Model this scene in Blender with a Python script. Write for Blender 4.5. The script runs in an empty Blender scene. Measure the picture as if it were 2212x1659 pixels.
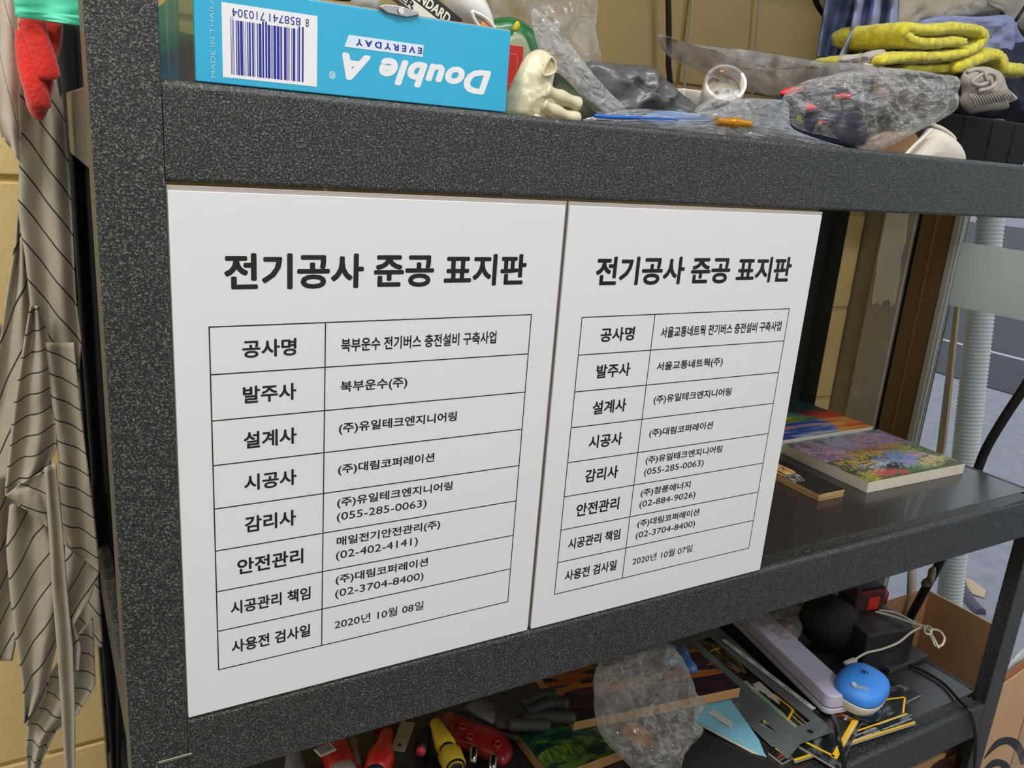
import bpy, bmesh, math, random
from mathutils import Vector, Matrix, noise
random.seed(7)
C = bpy.context.scene.collection
K = 0.001                                   # all measures below are millimetres

# ------------------------------------------------------------------ camera, light, exposure
CAM_R = ((0.866639, -0.493355, 0.0744155), (-0.0747919, -0.275922, -0.9582657), (0.4932978, 0.8249049, -0.276024))
CAM_C = Vector((-75.5, -564.4, 40.9)); CAM_F = 1779.0
cam_d = bpy.data.cameras.new('camera'); cam = bpy.data.objects.new('camera', cam_d); C.objects.link(cam)
cam_d.sensor_width = 36.0; cam_d.lens = CAM_F / 2212.0 * 36.0; cam_d.clip_start = 0.01
X, Y, Z = (Vector(r) for r in CAM_R)
m3 = Matrix((X, -Y, -Z)).transposed()
cam.matrix_world = Matrix.Translation(CAM_C * K) @ m3.to_4x4()
bpy.context.scene.camera = cam
cam_d.dof.use_dof = False

sc = bpy.context.scene
sc.view_settings.view_transform = 'Standard'; sc.view_settings.look = 'None'
sc.view_settings.exposure = -0.44; sc.view_settings.gamma = 1.0
sc.view_settings.use_curve_mapping = False
sc.cycles.transparent_max_bounces = 24; sc.cycles.max_bounces = 8
sc.cycles.use_denoising = True
w = bpy.data.worlds.new('world'); sc.world = w; w.use_nodes = True
bg = w.node_tree.nodes['Background']; bg.inputs[0].default_value = (0.86, 0.90, 1.0, 1); bg.inputs[1].default_value = 1.5

def area(name, loc, target, size, sy, power, col):
    d = bpy.data.lights.new(name, 'AREA'); d.shape = 'RECTANGLE'; d.size = size * K; d.size_y = sy * K
    d.energy = power; d.color = col
    o = bpy.data.objects.new(name, d); C.objects.link(o); o.location = Vector(loc) * K
    o.rotation_euler = (Vector(target) - Vector(loc)).to_track_quat('-Z', 'Y').to_euler(); return o
area('ceiling_lamp_light', (250, -760, 1480), (250, -700, -400), 1250, 260, 30, (1.0, 0.995, 0.985))
area('ceiling_lamp_light', (1150, -1900, 1480), (1150, -1900, -400), 1250, 260, 40, (1.0, 0.995, 0.985))
area('ceiling_lamp_light', (-1300, -500, 1480), (-1300, -500, -400), 1250, 260, 52, (1.0, 0.985, 0.955))

def PX(u, v, x=None, y=None, z=None):
    """point in mm on the plane x=, y= or z= seen at pixel u, v of the survey photograph"""
    a, b = (u - 1106) / CAM_F, (v - 829.5) / CAM_F
    d = Vector([CAM_R[0][i] * a + CAM_R[1][i] * b + CAM_R[2][i] for i in range(3)])
    i, val = (0, x) if x is not None else (1, y) if y is not None else (2, z)
    return CAM_C + d * ((val - CAM_C[i]) / d[i])

# ------------------------------------------------------------------ materials
def srgb(r, g, b):
    f = lambda c: (c / 255 / 12.92) if c / 255 <= 0.04045 else ((c / 255 + 0.055) / 1.055) ** 2.4
    return (f(r), f(g), f(b), 1.0)
class NT:
    def __init__(s, name):
        s.m = bpy.data.materials.new(name); s.m.use_nodes = True; s.t = s.m.node_tree; s.n = s.t.nodes
        s.b = s.n['Principled BSDF']; s.out = s.n['Material Output']
    def add(s, typ, **kw):
        n = s.n.new(typ)
        for k, v in kw.items():
            if k.startswith('_'): setattr(n, k[1:], v)
            else: n.inputs[k.replace('_', ' ')].default_value = v
        return n
    def link(s, a, b): s.t.links.new(a, b)
    def coord(s, kind='Object'):
        return s.add('ShaderNodeTexCoord').outputs[kind]
def ramp(nt, fac, stops):
    r = nt.add('ShaderNodeValToRGB'); e = r.color_ramp.elements
    while len(e) < len(stops): e.new(0.5)
    for el, (p, c) in zip(e, stops): el.position = p; el.color = c
    nt.link(fac, r.inputs[0]); return r.outputs[0]
def mat(name, col, rough=0.5, metal=0.0, var=0.0, vscale=30, bump=0.0, bscale=200, coat=0.0, spec=0.5, detail=3, sheen=0):
    nt = NT(name); b = nt.b
    b.inputs['Base Color'].default_value = col; b.inputs['Roughness'].default_value = rough
    b.inputs['Metallic'].default_value = metal; b.inputs['Coat Weight'].default_value = coat
    b.inputs['Specular IOR Level'].default_value = spec
    if sheen: b.inputs['Sheen Weight'].default_value = sheen
    co = nt.coord()
    if var:
        n = nt.add('ShaderNodeTexNoise', Scale=vscale, Detail=4.0); nt.link(co, n.inputs['Vector'])
        lo = tuple(c * (1 - var) for c in col[:3]) + (1,); hi = tuple(min(1, c * (1 + var)) for c in col[:3]) + (1,)
        nt.link(ramp(nt, n.outputs[0], [(0.3, lo), (0.7, hi)]), b.inputs['Base Color'])
    if bump:
        n = nt.add('ShaderNodeTexNoise', Scale=bscale, Detail=float(detail)); nt.link(co, n.inputs['Vector'])
        bp = nt.add('ShaderNodeBump', Strength=bump, Distance=0.001); nt.link(n.outputs[0], bp.inputs['Height'])
        nt.link(bp.outputs[0], b.inputs['Normal'])
    return nt.m
def film(name, tint=(0.9, 0.9, 0.9, 1), body=0.25, rough=0.12, edge=0.55, bump=0.0, bscale=120, bodycol=(0.75, 0.75, 0.76, 1)):
    """thin clear plastic: mostly see-through, shiny, milkier at grazing angles"""
    nt = NT(name); nt.n.remove(nt.b)
    tr = nt.add('ShaderNodeBsdfTransparent'); tr.inputs[0].default_value = tint
    gl = nt.add('ShaderNodeBsdfPrincipled'); gl.inputs['Base Color'].default_value = bodycol
    gl.inputs['Roughness'].default_value = rough; gl.inputs['Specular IOR Level'].default_value = 1.0
    gl.inputs['Coat Weight'].default_value = 0.6; gl.inputs['Coat Roughness'].default_value = 0.06
    lw = nt.add('ShaderNodeLayerWeight', Blend=0.35)
    mr = nt.add('ShaderNodeMapRange'); mr.inputs['To Min'].default_value = body; mr.inputs['To Max'].default_value = edge
    nt.link(lw.outputs['Facing'], mr.inputs['Value'])
    co = nt.coord(); n = nt.add('ShaderNodeTexNoise', Scale=45.0, Detail=4.0); nt.link(co, n.inputs['Vector'])
    mm = nt.add('ShaderNodeMath', _operation='MULTIPLY_ADD'); mm.inputs[1].default_value = 0.5; nt.link(n.outputs[0], mm.inputs[0])
    sub = nt.add('ShaderNodeMath', _operation='ADD'); sub.inputs[1].default_value = -0.25
    nt.link(mr.outputs[0], mm.inputs[2]); nt.link(mm.outputs[0], sub.inputs[0]); sub.use_clamp = True
    mx = nt.add('ShaderNodeMixShader'); nt.link(sub.outputs[0], mx.inputs[0]); nt.link(tr.outputs[0], mx.inputs[1]); nt.link(gl.outputs[0], mx.inputs[2])
    if bump:
        n2 = nt.add('ShaderNodeTexNoise', Scale=bscale, Detail=2.0, Roughness=0.5); n2.inputs['Distortion'].default_value = .6
        nt.link(co, n2.inputs['Vector'])
        k1 = nt.add('ShaderNodeMath', _operation='SUBTRACT'); k1.inputs[1].default_value = .5; nt.link(n2.outputs[0], k1.inputs[0])
        k2 = nt.add('ShaderNodeMath', _operation='ABSOLUTE'); nt.link(k1.outputs[0], k2.inputs[0])
        bp = nt.add('ShaderNodeBump', Strength=bump, Distance=0.012); nt.link(k2.outputs[0], bp.inputs['Height']); nt.link(bp.outputs[0], gl.inputs['Normal']); nt.link(bp.outputs[0], gl.inputs['Coat Normal'])
    nt.link(mx.outputs[0], nt.out.inputs[0]); return nt.m
def attr_mat(name, rough=0.6, coat=0.0, bump=0.0, bscale=500):
    nt = NT(name); a = nt.add('ShaderNodeVertexColor'); a.layer_name = 'paint'
    nt.link(a.outputs[0], nt.b.inputs['Base Color']); nt.b.inputs['Roughness'].default_value = rough; nt.b.inputs['Coat Weight'].default_value = coat
    if bump:
        n = nt.add('ShaderNodeTexNoise', Scale=bscale, Detail=3.0); nt.link(nt.coord(), n.inputs['Vector'])
        bp = nt.add('ShaderNodeBump', Strength=bump, Distance=0.0006); nt.link(n.outputs[0], bp.inputs['Height']); nt.link(bp.outputs[0], nt.b.inputs['Normal'])
    return nt.m

# wrinkle-textured charcoal powder coat: fine raised grains, their bright glints put into the base colour
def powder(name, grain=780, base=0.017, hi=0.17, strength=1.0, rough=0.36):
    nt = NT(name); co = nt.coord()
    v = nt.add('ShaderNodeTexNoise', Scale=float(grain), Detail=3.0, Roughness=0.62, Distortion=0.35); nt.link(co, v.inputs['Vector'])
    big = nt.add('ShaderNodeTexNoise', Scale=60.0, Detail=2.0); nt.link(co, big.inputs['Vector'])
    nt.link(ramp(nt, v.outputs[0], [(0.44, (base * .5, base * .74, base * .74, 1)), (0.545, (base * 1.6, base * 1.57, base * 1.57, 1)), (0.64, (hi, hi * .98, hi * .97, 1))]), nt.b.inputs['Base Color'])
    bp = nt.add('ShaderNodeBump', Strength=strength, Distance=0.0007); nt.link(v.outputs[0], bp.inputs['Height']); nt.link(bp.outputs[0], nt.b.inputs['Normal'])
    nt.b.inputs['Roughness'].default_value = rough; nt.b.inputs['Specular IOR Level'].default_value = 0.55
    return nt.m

MT = dict(
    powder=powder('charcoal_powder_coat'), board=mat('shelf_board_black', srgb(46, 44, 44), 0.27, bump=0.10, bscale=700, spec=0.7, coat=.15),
    black=mat('black_steel', srgb(20, 20, 20), 0.45, spec=0.3), sign=mat('white_sign_board', (0.725, 0.735, 0.765, 1), 0.38, spec=0.35),
    signedge=mat('sign_back_sheet', srgb(168, 160, 155), 0.6), ink=mat('black_ink', (0.012, 0.010, 0.011, 1), 0.4),
    block=mat('cream_painted_block', srgb(226, 198, 136), 0.62, var=0.05, vscale=9, bump=0.5, bscale=190, detail=4),
    mortar=mat('painted_mortar', srgb(206, 182, 126), 0.7, bump=0.4, bscale=150),
    cyan=mat('cyan_carton', srgb(48, 172, 214), 0.32, coat=0.15, var=0.02), white=mat('white_plastic', srgb(232, 230, 226), 0.3, coat=0.3),
    whitep=mat('white_print', srgb(232, 232, 236), 0.4), navyink=mat('navy_ink', srgb(30, 42, 148), 0.4), kraft=mat('kraft_cardboard', srgb(176, 136, 98), 0.75, var=0.06, vscale=15, bump=0.2, bscale=120),
    kraftd=mat('cut_cardboard_edge', srgb(205, 182, 152), 0.8),
)
# ------------------------------------------------------------------ object helpers
def tag(o, label=None, cat=None, group=None, kind=None):
    if label: o['label'] = label
    if cat: o['category'] = cat
    if group: o['group'] = group
    if kind: o['kind'] = kind
    return o
def root(name, loc, label, cat, group=None):
    o = bpy.data.objects.new(name, None); C.objects.link(o); o.location = Vector(loc) * K; o.empty_display_size = 0.02
    return tag(o, label, cat, group)
class MB:
    """collects faces in mm, world axes"""
    def __init__(s): s.v = []; s.f = []; s.mi = []; s.cur = 0; s.col = None; s.uv = None
    def pts(s, P, F):
        n = len(s.v); s.v += [Vector(p) for p in P]; s.f += [tuple(i + n for i in f) for f in F]; s.mi += [s.cur] * len(F); return s
    def box(s, x0, x1, y0, y1, z0, z1):
        P = [(x, y, z) for z in (z0, z1) for y in (y0, y1) for x in (x0, x1)]
        return s.pts(P, [(0, 2, 3, 1), (4, 5, 7, 6), (0, 1, 5, 4), (2, 6, 7, 3), (0, 4, 6, 2), (1, 3, 7, 5)])
    def obox(s, c, ax, ay, az):
        c, ax, ay, az = map(Vector, (c, ax, ay, az))
        P = [c + ax * i + ay * j + az * k for k in (-1, 1) for j in (-1, 1) for i in (-1, 1)]
        return s.pts(P, [(0, 2, 3, 1), (4, 5, 7, 6), (0, 1, 5, 4), (2, 6, 7, 3), (0, 4, 6, 2), (1, 3, 7, 5)])
    def prism(s, poly, vec):
        poly = [Vector(p) for p in poly]; n = len(poly); vec = Vector(vec)
        s.pts(poly + [p + vec for p in poly], [tuple(range(n))[::-1], tuple(range(n, 2 * n))] + [(i, (i + 1) % n, n + (i + 1) % n, n + i) for i in range(n)])
        return s
    def tube(s, P, r, n=10, closed=False, smooth=4):
        P = [Vector(p) for p in P]
        if smooth and len(P) > 2:
            Q = []
            for i in range(len(P) - 1):
                a, b, c, d = P[max(0, i - 1)], P[i], P[i + 1], P[min(len(P) - 1, i + 2)]
                for t in range(smooth):
                    t /= smooth
                    Q.append(0.5 * ((2 * b) + (c - a) * t + (2 * a - 5 * b + 4 * c - d) * t * t + (3 * b - a - 3 * c + d) * t ** 3))
            P = Q + [P[-1]]
        R = r if callable(r) else (lambda t: r)
        up = Vector((0.13, 0.2, 1)); V = []; m = len(P)
        prev = None
        for i, p in enumerate(P):
            d = (P[min(m - 1, i + 1)] - P[max(0, i - 1)]).normalized()
            a = d.cross(up if prev is None else prev.cross(d) * -1) if prev is None else (prev - d * prev.dot(d))
            a.normalize(); prev = a; b = d.cross(a); rr = R(i / (m - 1))
            V += [p + (a * math.cos(2 * math.pi * j / n) + b * math.sin(2 * math.pi * j / n)) * rr for j in range(n)]
        F = [(i * n + j, i * n + (j + 1) % n, (i + 1) * n + (j + 1) % n, (i + 1) * n + j) for i in range(m - 1) for j in range(n)]
        F += [tuple(range(n))[::-1], tuple(range((m - 1) * n, m * n))]
        return s.pts(V, F)
    def lathe(s, o, axis, prof, n=24, cap=True):
        """prof: list of (distance along axis, radius)"""
        o, a = Vector(o), Vector(axis).normalized(); e = a.orthogonal().normalized(); g = a.cross(e); V = []
        for h, r in prof: V += [o + a * h + (e * math.cos(2 * math.pi * j / n) + g * math.sin(2 * math.pi * j / n)) * r for j in range(n)]
        m = len(prof); F = [(i * n + j, i * n + (j + 1) % n, (i + 1) * n + (j + 1) % n, (i + 1) * n + j) for i in range(m - 1) for j in range(n)]
        if cap: F += [tuple(range(n))[::-1], tuple(range((m - 1) * n, m * n))]
        return s.pts(V, F)
    def grid(s, fn, nu, nv):
        V = [fn(i / nu, j / nv) for j in range(nv + 1) for i in range(nu + 1)]
        s.pts(V, [(j * (nu + 1) + i, j * (nu + 1) + i + 1, (j + 1) * (nu + 1) + i + 1, (j + 1) * (nu + 1) + i) for j in range(nv) for i in range(nu)])
        s.uv = [(i / nu, j / nv) for j in range(nv + 1) for i in range(nu + 1)]; return s
    def build(s, name, m, parent=None, bevel=0, smooth=False, solid=0, seg=2, sub=0, shade_angle=None):
        me = bpy.data.meshes.new(name); off = Vector((0, 0, 0))
        if parent is not None: off = parent_world(parent)
        me.from_pydata([(p * K - off) for p in s.v], [], s.f)
        ms = m if isinstance(m, (list, tuple)) else [m]
        for q in ms: me.materials.append(q)
        if len(ms) > 1: me.polygons.foreach_set('material_index', s.mi)
        if s.col is not None:
            ca = me.color_attributes.new('paint', 'FLOAT_COLOR', 'POINT')
            ca.data.foreach_set('color', [c for q in s.col for c in q])
        if s.uv is not None:
            ul = me.uv_layers.new(name='uv'); L = [0] * (2 * len(me.loops))
            for lp in me.loops: L[2 * lp.index], L[2 * lp.index + 1] = s.uv[lp.vertex_index % len(s.uv)]
            ul.data.foreach_set('uv', L)
        me.validate()
        bm = bmesh.new(); bm.from_mesh(me); bmesh.ops.recalc_face_normals(bm, faces=bm.faces); bm.to_mesh(me); bm.free()
        if smooth: me.polygons.foreach_set('use_smooth', [True] * len(me.polygons))
        o = bpy.data.objects.new(name, me); C.objects.link(o)
        if parent is not None: o.parent = parent
        if bevel:
            b = o.modifiers.new('bevel', 'BEVEL'); b.width = bevel * K; b.segments = seg; b.limit_method = 'ANGLE'; b.angle_limit = 0.6
            if not smooth: me.polygons.foreach_set('use_smooth', [True] * len(me.polygons)); wn = o.modifiers.new('wn', 'WEIGHTED_NORMAL')
        if solid:
            b = o.modifiers.new('solid', 'SOLIDIFY'); b.thickness = solid * K; b.offset = 0
        if sub:
            b = o.modifiers.new('sub', 'SUBSURF'); b.levels = sub; b.render_levels = sub
        return o
def parent_world(p):
    v = Vector((0, 0, 0))
    while p is not None: v += p.location; p = p.parent
    return v
def catmull(P, k):
    P = [Vector(p) for p in P]; n = len(P); Q = []
    for i in range(n):
        a, b, c, d = P[i - 1], P[i], P[(i + 1) % n], P[(i + 2) % n]
        for t in range(k):
            t /= k; Q.append(0.5 * ((2 * b) + (c - a) * t + (2 * a - 5 * b + 4 * c - d) * t * t + (3 * b - a - 3 * c + d) * t ** 3))
    return Q
def lin(P, k):
    n = len(P); return [Vector(P[i]).lerp(Vector(P[(i + 1) % n]), t / k) for i in range(n) for t in range(k)]
def pillow(outline, normal, tf, tb, amp=0, freq=0.02, rings=10, seed=0, k=4, power=0.5, ridged=False, center=None, smooth_outline=True):
    """closed soft body: outline ring, bulging tf along normal and tb behind it, with creases of size amp"""
    P = catmull(outline, k) if smooth_outline else lin(outline, k); n = len(P); nv = Vector(normal).normalized()
    c = Vector(center) if center else sum(P, Vector()) / n; V = []; F = []
    sd = Vector((seed * 13.7, seed * 7.1, seed * 3.3))
    def disp(q):
        a = noise.fractal(q * freq + sd, 1.0, 2.1, 4)
        if ridged: a = 1 - 2.2 * abs(a) - 0.4
        return a * amp
    for side, th in ((1, tf), (-1, tb)):
        for r in range(rings, 0 if side == 1 else 0, -1):
            if side == -1 and r == rings: continue
            t = r / rings
            for p in P:
                q = c + (p - c) * t; h = th * (1 - t ** 2) ** power
                V.append(q + nv * side * (h + disp(q + nv * side * 9) * min(1, (1 - t) * 4 + 0.12)))
        V.append(c + nv * side * (th + disp(c)))
    m = rings * n                                     # front verts then centre m
    for i in range(rings - 1):
        F += [(i * n + j, i * n + (j + 1) % n, (i + 1) * n + (j + 1) % n, (i + 1) * n + j) for j in range(n)]
    F += [((rings - 1) * n + j, (rings - 1) * n + (j + 1) % n, m) for j in range(n)]
    o = m + 1
    if rings > 1:
        F += [(j, (j + 1) % n, o + (j + 1) % n, o + j)[::-1] for j in range(n)]
        for i in range(rings - 2):
            F += [(o + i * n + j, o + i * n + (j + 1) % n, o + (i + 1) * n + (j + 1) % n, o + (i + 1) * n + j)[::-1] for j in range(n)]
        F += [(o + (rings - 2) * n + j, o + (rings - 2) * n + (j + 1) % n, o + (rings - 1) * n)[::-1] for j in range(n)]
    mb = MB(); mb.pts(V, F); return mb
def text(s, box, O, U, V, m, parent, name='lettering', bold=0.0, shear=0.0, lift=0.12, res=3, spacing=1.0):
    """flat lettering fitted to box (u0,u1,v0,v1) mm in the frame O,U,V"""
    c = bpy.data.curves.new('t', 'FONT'); c.body = s; c.size = 1.0; c.shear = shear; c.resolution_u = res; c.space_character = spacing
    o = bpy.data.objects.new('t', c); C.objects.link(o)
    dg = bpy.context.evaluated_depsgraph_get(); me0 = bpy.data.meshes.new_from_object(o.evaluated_get(dg))
    vs = [v.co.copy() for v in me0.vertices]; fs = [tuple(p.vertices) for p in me0.polygons]
    bpy.data.objects.remove(o); bpy.data.curves.remove(c); bpy.data.meshes.remove(me0)
    if not vs: return None
    if bold > 0:                                   # heavier weight: the same outline restruck around a small circle
        nb = 8 if bold > .02 else 6; v0 = list(vs); f0 = list(fs); nv0 = len(v0)
        for k_ in range(nb):
            a_ = 2 * math.pi * (k_ + .5) / nb; d_ = Vector((bold * math.cos(a_), bold * math.sin(a_), 0.001 * (k_ + 1)))
            vs += [v + d_ for v in v0]; fs += [tuple(i + nv0 * (k_ + 1) for i in f) for f in f0]
    x0, x1 = min(v.x for v in vs), max(v.x for v in vs); y0, y1 = min(v.y for v in vs), max(v.y for v in vs)
    u0, u1, v0, v1 = box; O, U, V = Vector(O), Vector(U), Vector(V); N = U.cross(V).normalized()
    P = [O + U * (u0 + (v.x - x0) / (x1 - x0) * (u1 - u0)) + V * (v0 + (v.y - y0) / (y1 - y0) * (v1 - v0)) + N * (lift + v.z * 2) for v in vs]
    mb = MB(); mb.pts(P, fs); return mb.build(name, m, parent)
def flat(mb, O, U, V, box, lift=0.1):
    O, U, V = Vector(O), Vector(U), Vector(V); N = U.cross(V).normalized(); u0, u1, v0, v1 = box
    mb.pts([O + U * a + V * b + N * lift for a, b in ((u0, v0), (u1, v0), (u1, v1), (u0, v1))], [(0, 1, 2, 3)])
FR = ((0, 0, 0), (1, 0, 0), (0, 0, 1))           # frame facing the camera side (-Y)

# ================================================================== SETTING
FZ = -1300
tag(MB().box(-2600, 1395, -3200, 560, FZ - 60, FZ).build('floor', mat('grey_epoxy_floor', srgb(120, 122, 118), 0.35, var=0.08, vscale=4)), 'grey painted workshop floor', kind='structure')
tag(MB().box(-2600, 1395, -3200, 560, 1560, 1600).build('ceiling', mat('white_ceiling', srgb(225, 223, 216), 0.9)), 'plain pale ceiling', kind='structure')
pw_ = mat('pale_painted_wall', srgb(214, 208, 190), .85)
tag(MB().box(-2660, -2600, -3260, 560, FZ, 1560).build('wall_left', pw_), 'pale painted workshop wall', kind='structure')
tag(MB().box(-2660, 1395, -3260, -3200, FZ, 1560).build('wall_front', pw_), 'pale painted wall behind the photographer', kind='structure')
wb = tag(MB().box(-900, 1395, 556, 640, FZ, 1560).build('wall_back', MT['mortar']), 'cream painted concrete block wall', kind='structure')
pitch = 194.0; bw = 388.0
blk = None
for r in range(-6, 4):
    z0 = -36 + pitch * r
    off = -8 if r % 2 == 0 else bw / 2
    for c in range(-1, 6):
        x0 = -496 + c * bw + off; x1 = min(1394, x0 + bw)
        if x1 - x0 < 30: continue
        b = MB().box(x0 + 4, x1 - 4, 550 + random.uniform(-.5, .5), 560, z0 + 4, z0 + pitch - 4).build('block', MT['block'], wb, bevel=2.2)
# side wall: plaster reveal, steel column, brown sliding-door frame, glass with frosted band
XW = 1395
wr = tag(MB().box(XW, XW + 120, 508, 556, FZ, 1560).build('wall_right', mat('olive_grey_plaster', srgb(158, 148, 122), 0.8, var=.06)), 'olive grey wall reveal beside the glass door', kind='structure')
colm = NT('worn_grey_column'); n = colm.add('ShaderNodeTexNoise', Scale=7.0, Detail=6.0); colm.link(colm.coord(), n.inputs['Vector'])
colm.link(ramp(colm, n.outputs[0], [(0.30, srgb(168, 164, 154)), (0.56, srgb(182, 178, 168)), (0.66, srgb(206, 202, 192)), (0.9, srgb(216, 212, 204))]), colm.b.inputs['Base Color']); colm.b.inputs['Roughness'].default_value = .6
col = tag(MB().box(XW - 6, XW + 60, 437, 507, FZ, 1560).build('trim_1', colm.m, bevel=1.5), 'grey painted door column with worn pale patches', kind='structure')
jag = random.Random(4)
MB().prism([(XW - 6.8, 445 + jag.uniform(0, 5), -150 - i * 12 + 8 * (i % 2)) for i in range(5)] + [(XW - 6.8, 452 + i * 6, -206 + jag.uniform(-9, 14)) for i in range(8)] + [(XW - 6.8, 500 + jag.uniform(-3, 3), -190 + i * 36) for i in range(7)] + [(XW - 6.8, 490 - i * 7, 62 + jag.uniform(-10, 12)) for i in range(5)] + [(XW - 6.8, 450 + jag.uniform(-3, 9), 40 - i * 30) for i in range(6)], (1.0, 0, 0)).build('worn_patch', mat('bare_plaster_patch', srgb(244, 242, 236), .7, var=.04, vscale=20), col)
door = tag(bpy.data.objects.new('door_1', None), 'glass sliding door in a brown metal frame', kind='structure'); C.objects.link(door); door.location = (XW * K, 0.35, FZ * K)
brown = mat('brown_anodised_frame', srgb(128, 104, 72), 0.36, metal=0.2, spec=.4)
MB().box(XW + 4, XW + 50, 426, 438, FZ, 1560).build('gap_seal', MT['black'], door)
MB().box(XW - 4, XW + 45, 396, 427, FZ, 1560).build('frame_stile', brown, door, bevel=1.5)
MB().box(XW, XW + 45, 362, 395, FZ, 1560).build('frame_stile', brown, door, bevel=1.5)
MB().box(XW - 5, XW + 2, 394.5, 396.5, FZ, 1560).build('frame_bead', mat('gold_bead', srgb(168, 132, 84), .3, metal=.6), door)
grey = mat('grey_gasket', srgb(186, 184, 178), .45)
MB().box(XW - 2, XW + 20, 350, 362, FZ, 1560).build('gasket', grey, door, bevel=1)
MB().box(XW, XW + 9, 344, 350, FZ, 1560).build('glass_edge', mat('glass_edge', srgb(190, 200, 200), .15, coat=1), door, bevel=1)
MB().box(XW - 10, XW + 60, -2400, 345, FZ, FZ + 90).build('bottom_rail', brown, door, bevel=2)
gl = NT('door_glass'); gl.n.remove(gl.b); tr = gl.add('ShaderNodeBsdfTransparent'); tr.inputs[0].default_value = (.93, .96, .96, 1); gs = gl.add('ShaderNodeBsdfGlossy', Roughness=0.02)
gs.inputs[0].default_value = (1, 1, 1, 1); fr = gl.add('ShaderNodeFresnel', IOR=1.45); mx = gl.add('ShaderNodeMixShader')
gl.link(fr.outputs[0], mx.inputs[0]); gl.link(tr.outputs[0], mx.inputs[1]); gl.link(gs.outputs[0], mx.inputs[2]); gl.link(mx.outputs[0], gl.out.inputs[0])
MB().box(XW + 3, XW + 9, -2400, 346, FZ + 80, 1560).build('glass_pane', gl.m, door)
fbn = NT('frosted_film'); fbn.b.inputs['Base Color'].default_value = srgb(232, 242, 236); fbn.b.inputs['Roughness'].default_value = .6
tl = fbn.add('ShaderNodeBsdfTranslucent'); tl.inputs[0].default_value = srgb(244, 250, 246); fm = fbn.add('ShaderNodeMixShader'); fm.inputs[0].default_value = .55
fbn.link(fbn.b.outputs[0], fm.inputs[1]); fbn.link(tl.outputs[0], fm.inputs[2]); fbn.link(fm.outputs[0], fbn.out.inputs[0]); fb = fbn.m
MB().box(XW + 1.6, XW + 2.6, -2400, 341, -181, -65).build('frosted_band', fb, door)

# outdoors beyond the glass
asph = mat('pale_asphalt', srgb(150, 150, 158), 0.9, var=0.12, vscale=14)
tag(MB().box(XW, 90000, -90000, 90000, FZ - 120, FZ - 60).build('pavement', asph), 'pale grey asphalt outside the glass door', kind='structure')
ga = PX(2190, 490, z=FZ - 50); gb = PX(2160, 842, z=FZ - 50)
tag(MB().box(gb.x, ga.x, -9000, 60000, FZ - 60, FZ - 50).build('road', mat('dark_asphalt', srgb(66, 70, 78), 0.9, var=0.15, vscale=10)), 'dark asphalt strip of road outside the glass', kind='structure')
pl = PX(2160, 766, z=FZ - 48)
MBl = MB().box(pl.x, pl.x + 70, -9000, 60000, FZ - 50, FZ - 47).build('trim_2', mat('white_road_paint', srgb(200, 200, 205), .8)); tag(MBl, 'white painted line on the road outside', kind='structure')

# ================================================================== STORAGE RACK
XR, YD = 1216, 490
rack = root('storage_rack', (588, 235, FZ), 'black textured steel storage rack with three visible shelves holding two white signs', 'shelf rack')
def angle(x, y, sx, sy):
    """L-section post: outer corner at x,y, legs 38 mm along sx,sy"""
    t = 2.2; P = [(x, y), (x + sx * 40, y), (x + sx * 40, y + sy * t), (x + sx * t, y + sy * t), (x + sx * t, y + sy * 40), (x, y + sy * 40)]
    return MB().prism([(a, b, FZ) for a, b in P], (0, 0, 1900))
def beam(zt, h=61):
    P = []
    for i in range(6): a_ = math.pi / 2 * i / 5; P.append((0.2, 5.2 - 5 * math.cos(a_), zt - 5.2 + 5 * math.sin(a_)))
    P += [(0.2, 11, zt), (0.2, 11.5, zt - 4.5), (0.2, 30, zt - 5.2), (0.2, 30, zt - 8), (0.2, 15, zt - 8), (0.2, 15, zt - h)]
    for i in range(5): a_ = math.pi / 2 * i / 4; P.append((0.2, 3.2 - 3 * math.sin(a_), zt - h + 3 - 3 * math.cos(a_)))
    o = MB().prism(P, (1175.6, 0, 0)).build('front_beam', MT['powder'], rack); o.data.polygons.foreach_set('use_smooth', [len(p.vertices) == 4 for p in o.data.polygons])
    m_ = o.modifiers.new('wn', 'WEIGHTED_NORMAL'); return o
for x, y, sx, sy in ((-40, 0, 1, 1), (XR, 0, -1, 1), (-40, YD, 1, -1), (XR, YD, -1, -1)):
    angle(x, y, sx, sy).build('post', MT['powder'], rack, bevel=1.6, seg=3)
for ztop in (640, 65, -392.2, -747):  # topmost level is unseen, added to shade the back wall
    beam(ztop)
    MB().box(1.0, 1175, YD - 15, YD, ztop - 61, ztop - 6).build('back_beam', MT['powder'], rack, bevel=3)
    for x in (-38, XR - 15):
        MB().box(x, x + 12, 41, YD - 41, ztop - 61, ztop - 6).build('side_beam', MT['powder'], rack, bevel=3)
    MB().box(-24, XR - 17, 30.2, YD - 17, ztop - 13, ztop - 5).build('shelf_board', MT['board'], rack, bevel=1.0)
g = MB().box(-22, 2.2, -0.7, 0.1, -424.5, -422.5); g.build('slot_lip_highlight', mat('lip_highlight_tone', srgb(150, 140, 125), .4, metal=.6), rack, bevel=.4)  # pale strip: highlight along the post slot's lip, put into the colour

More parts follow.
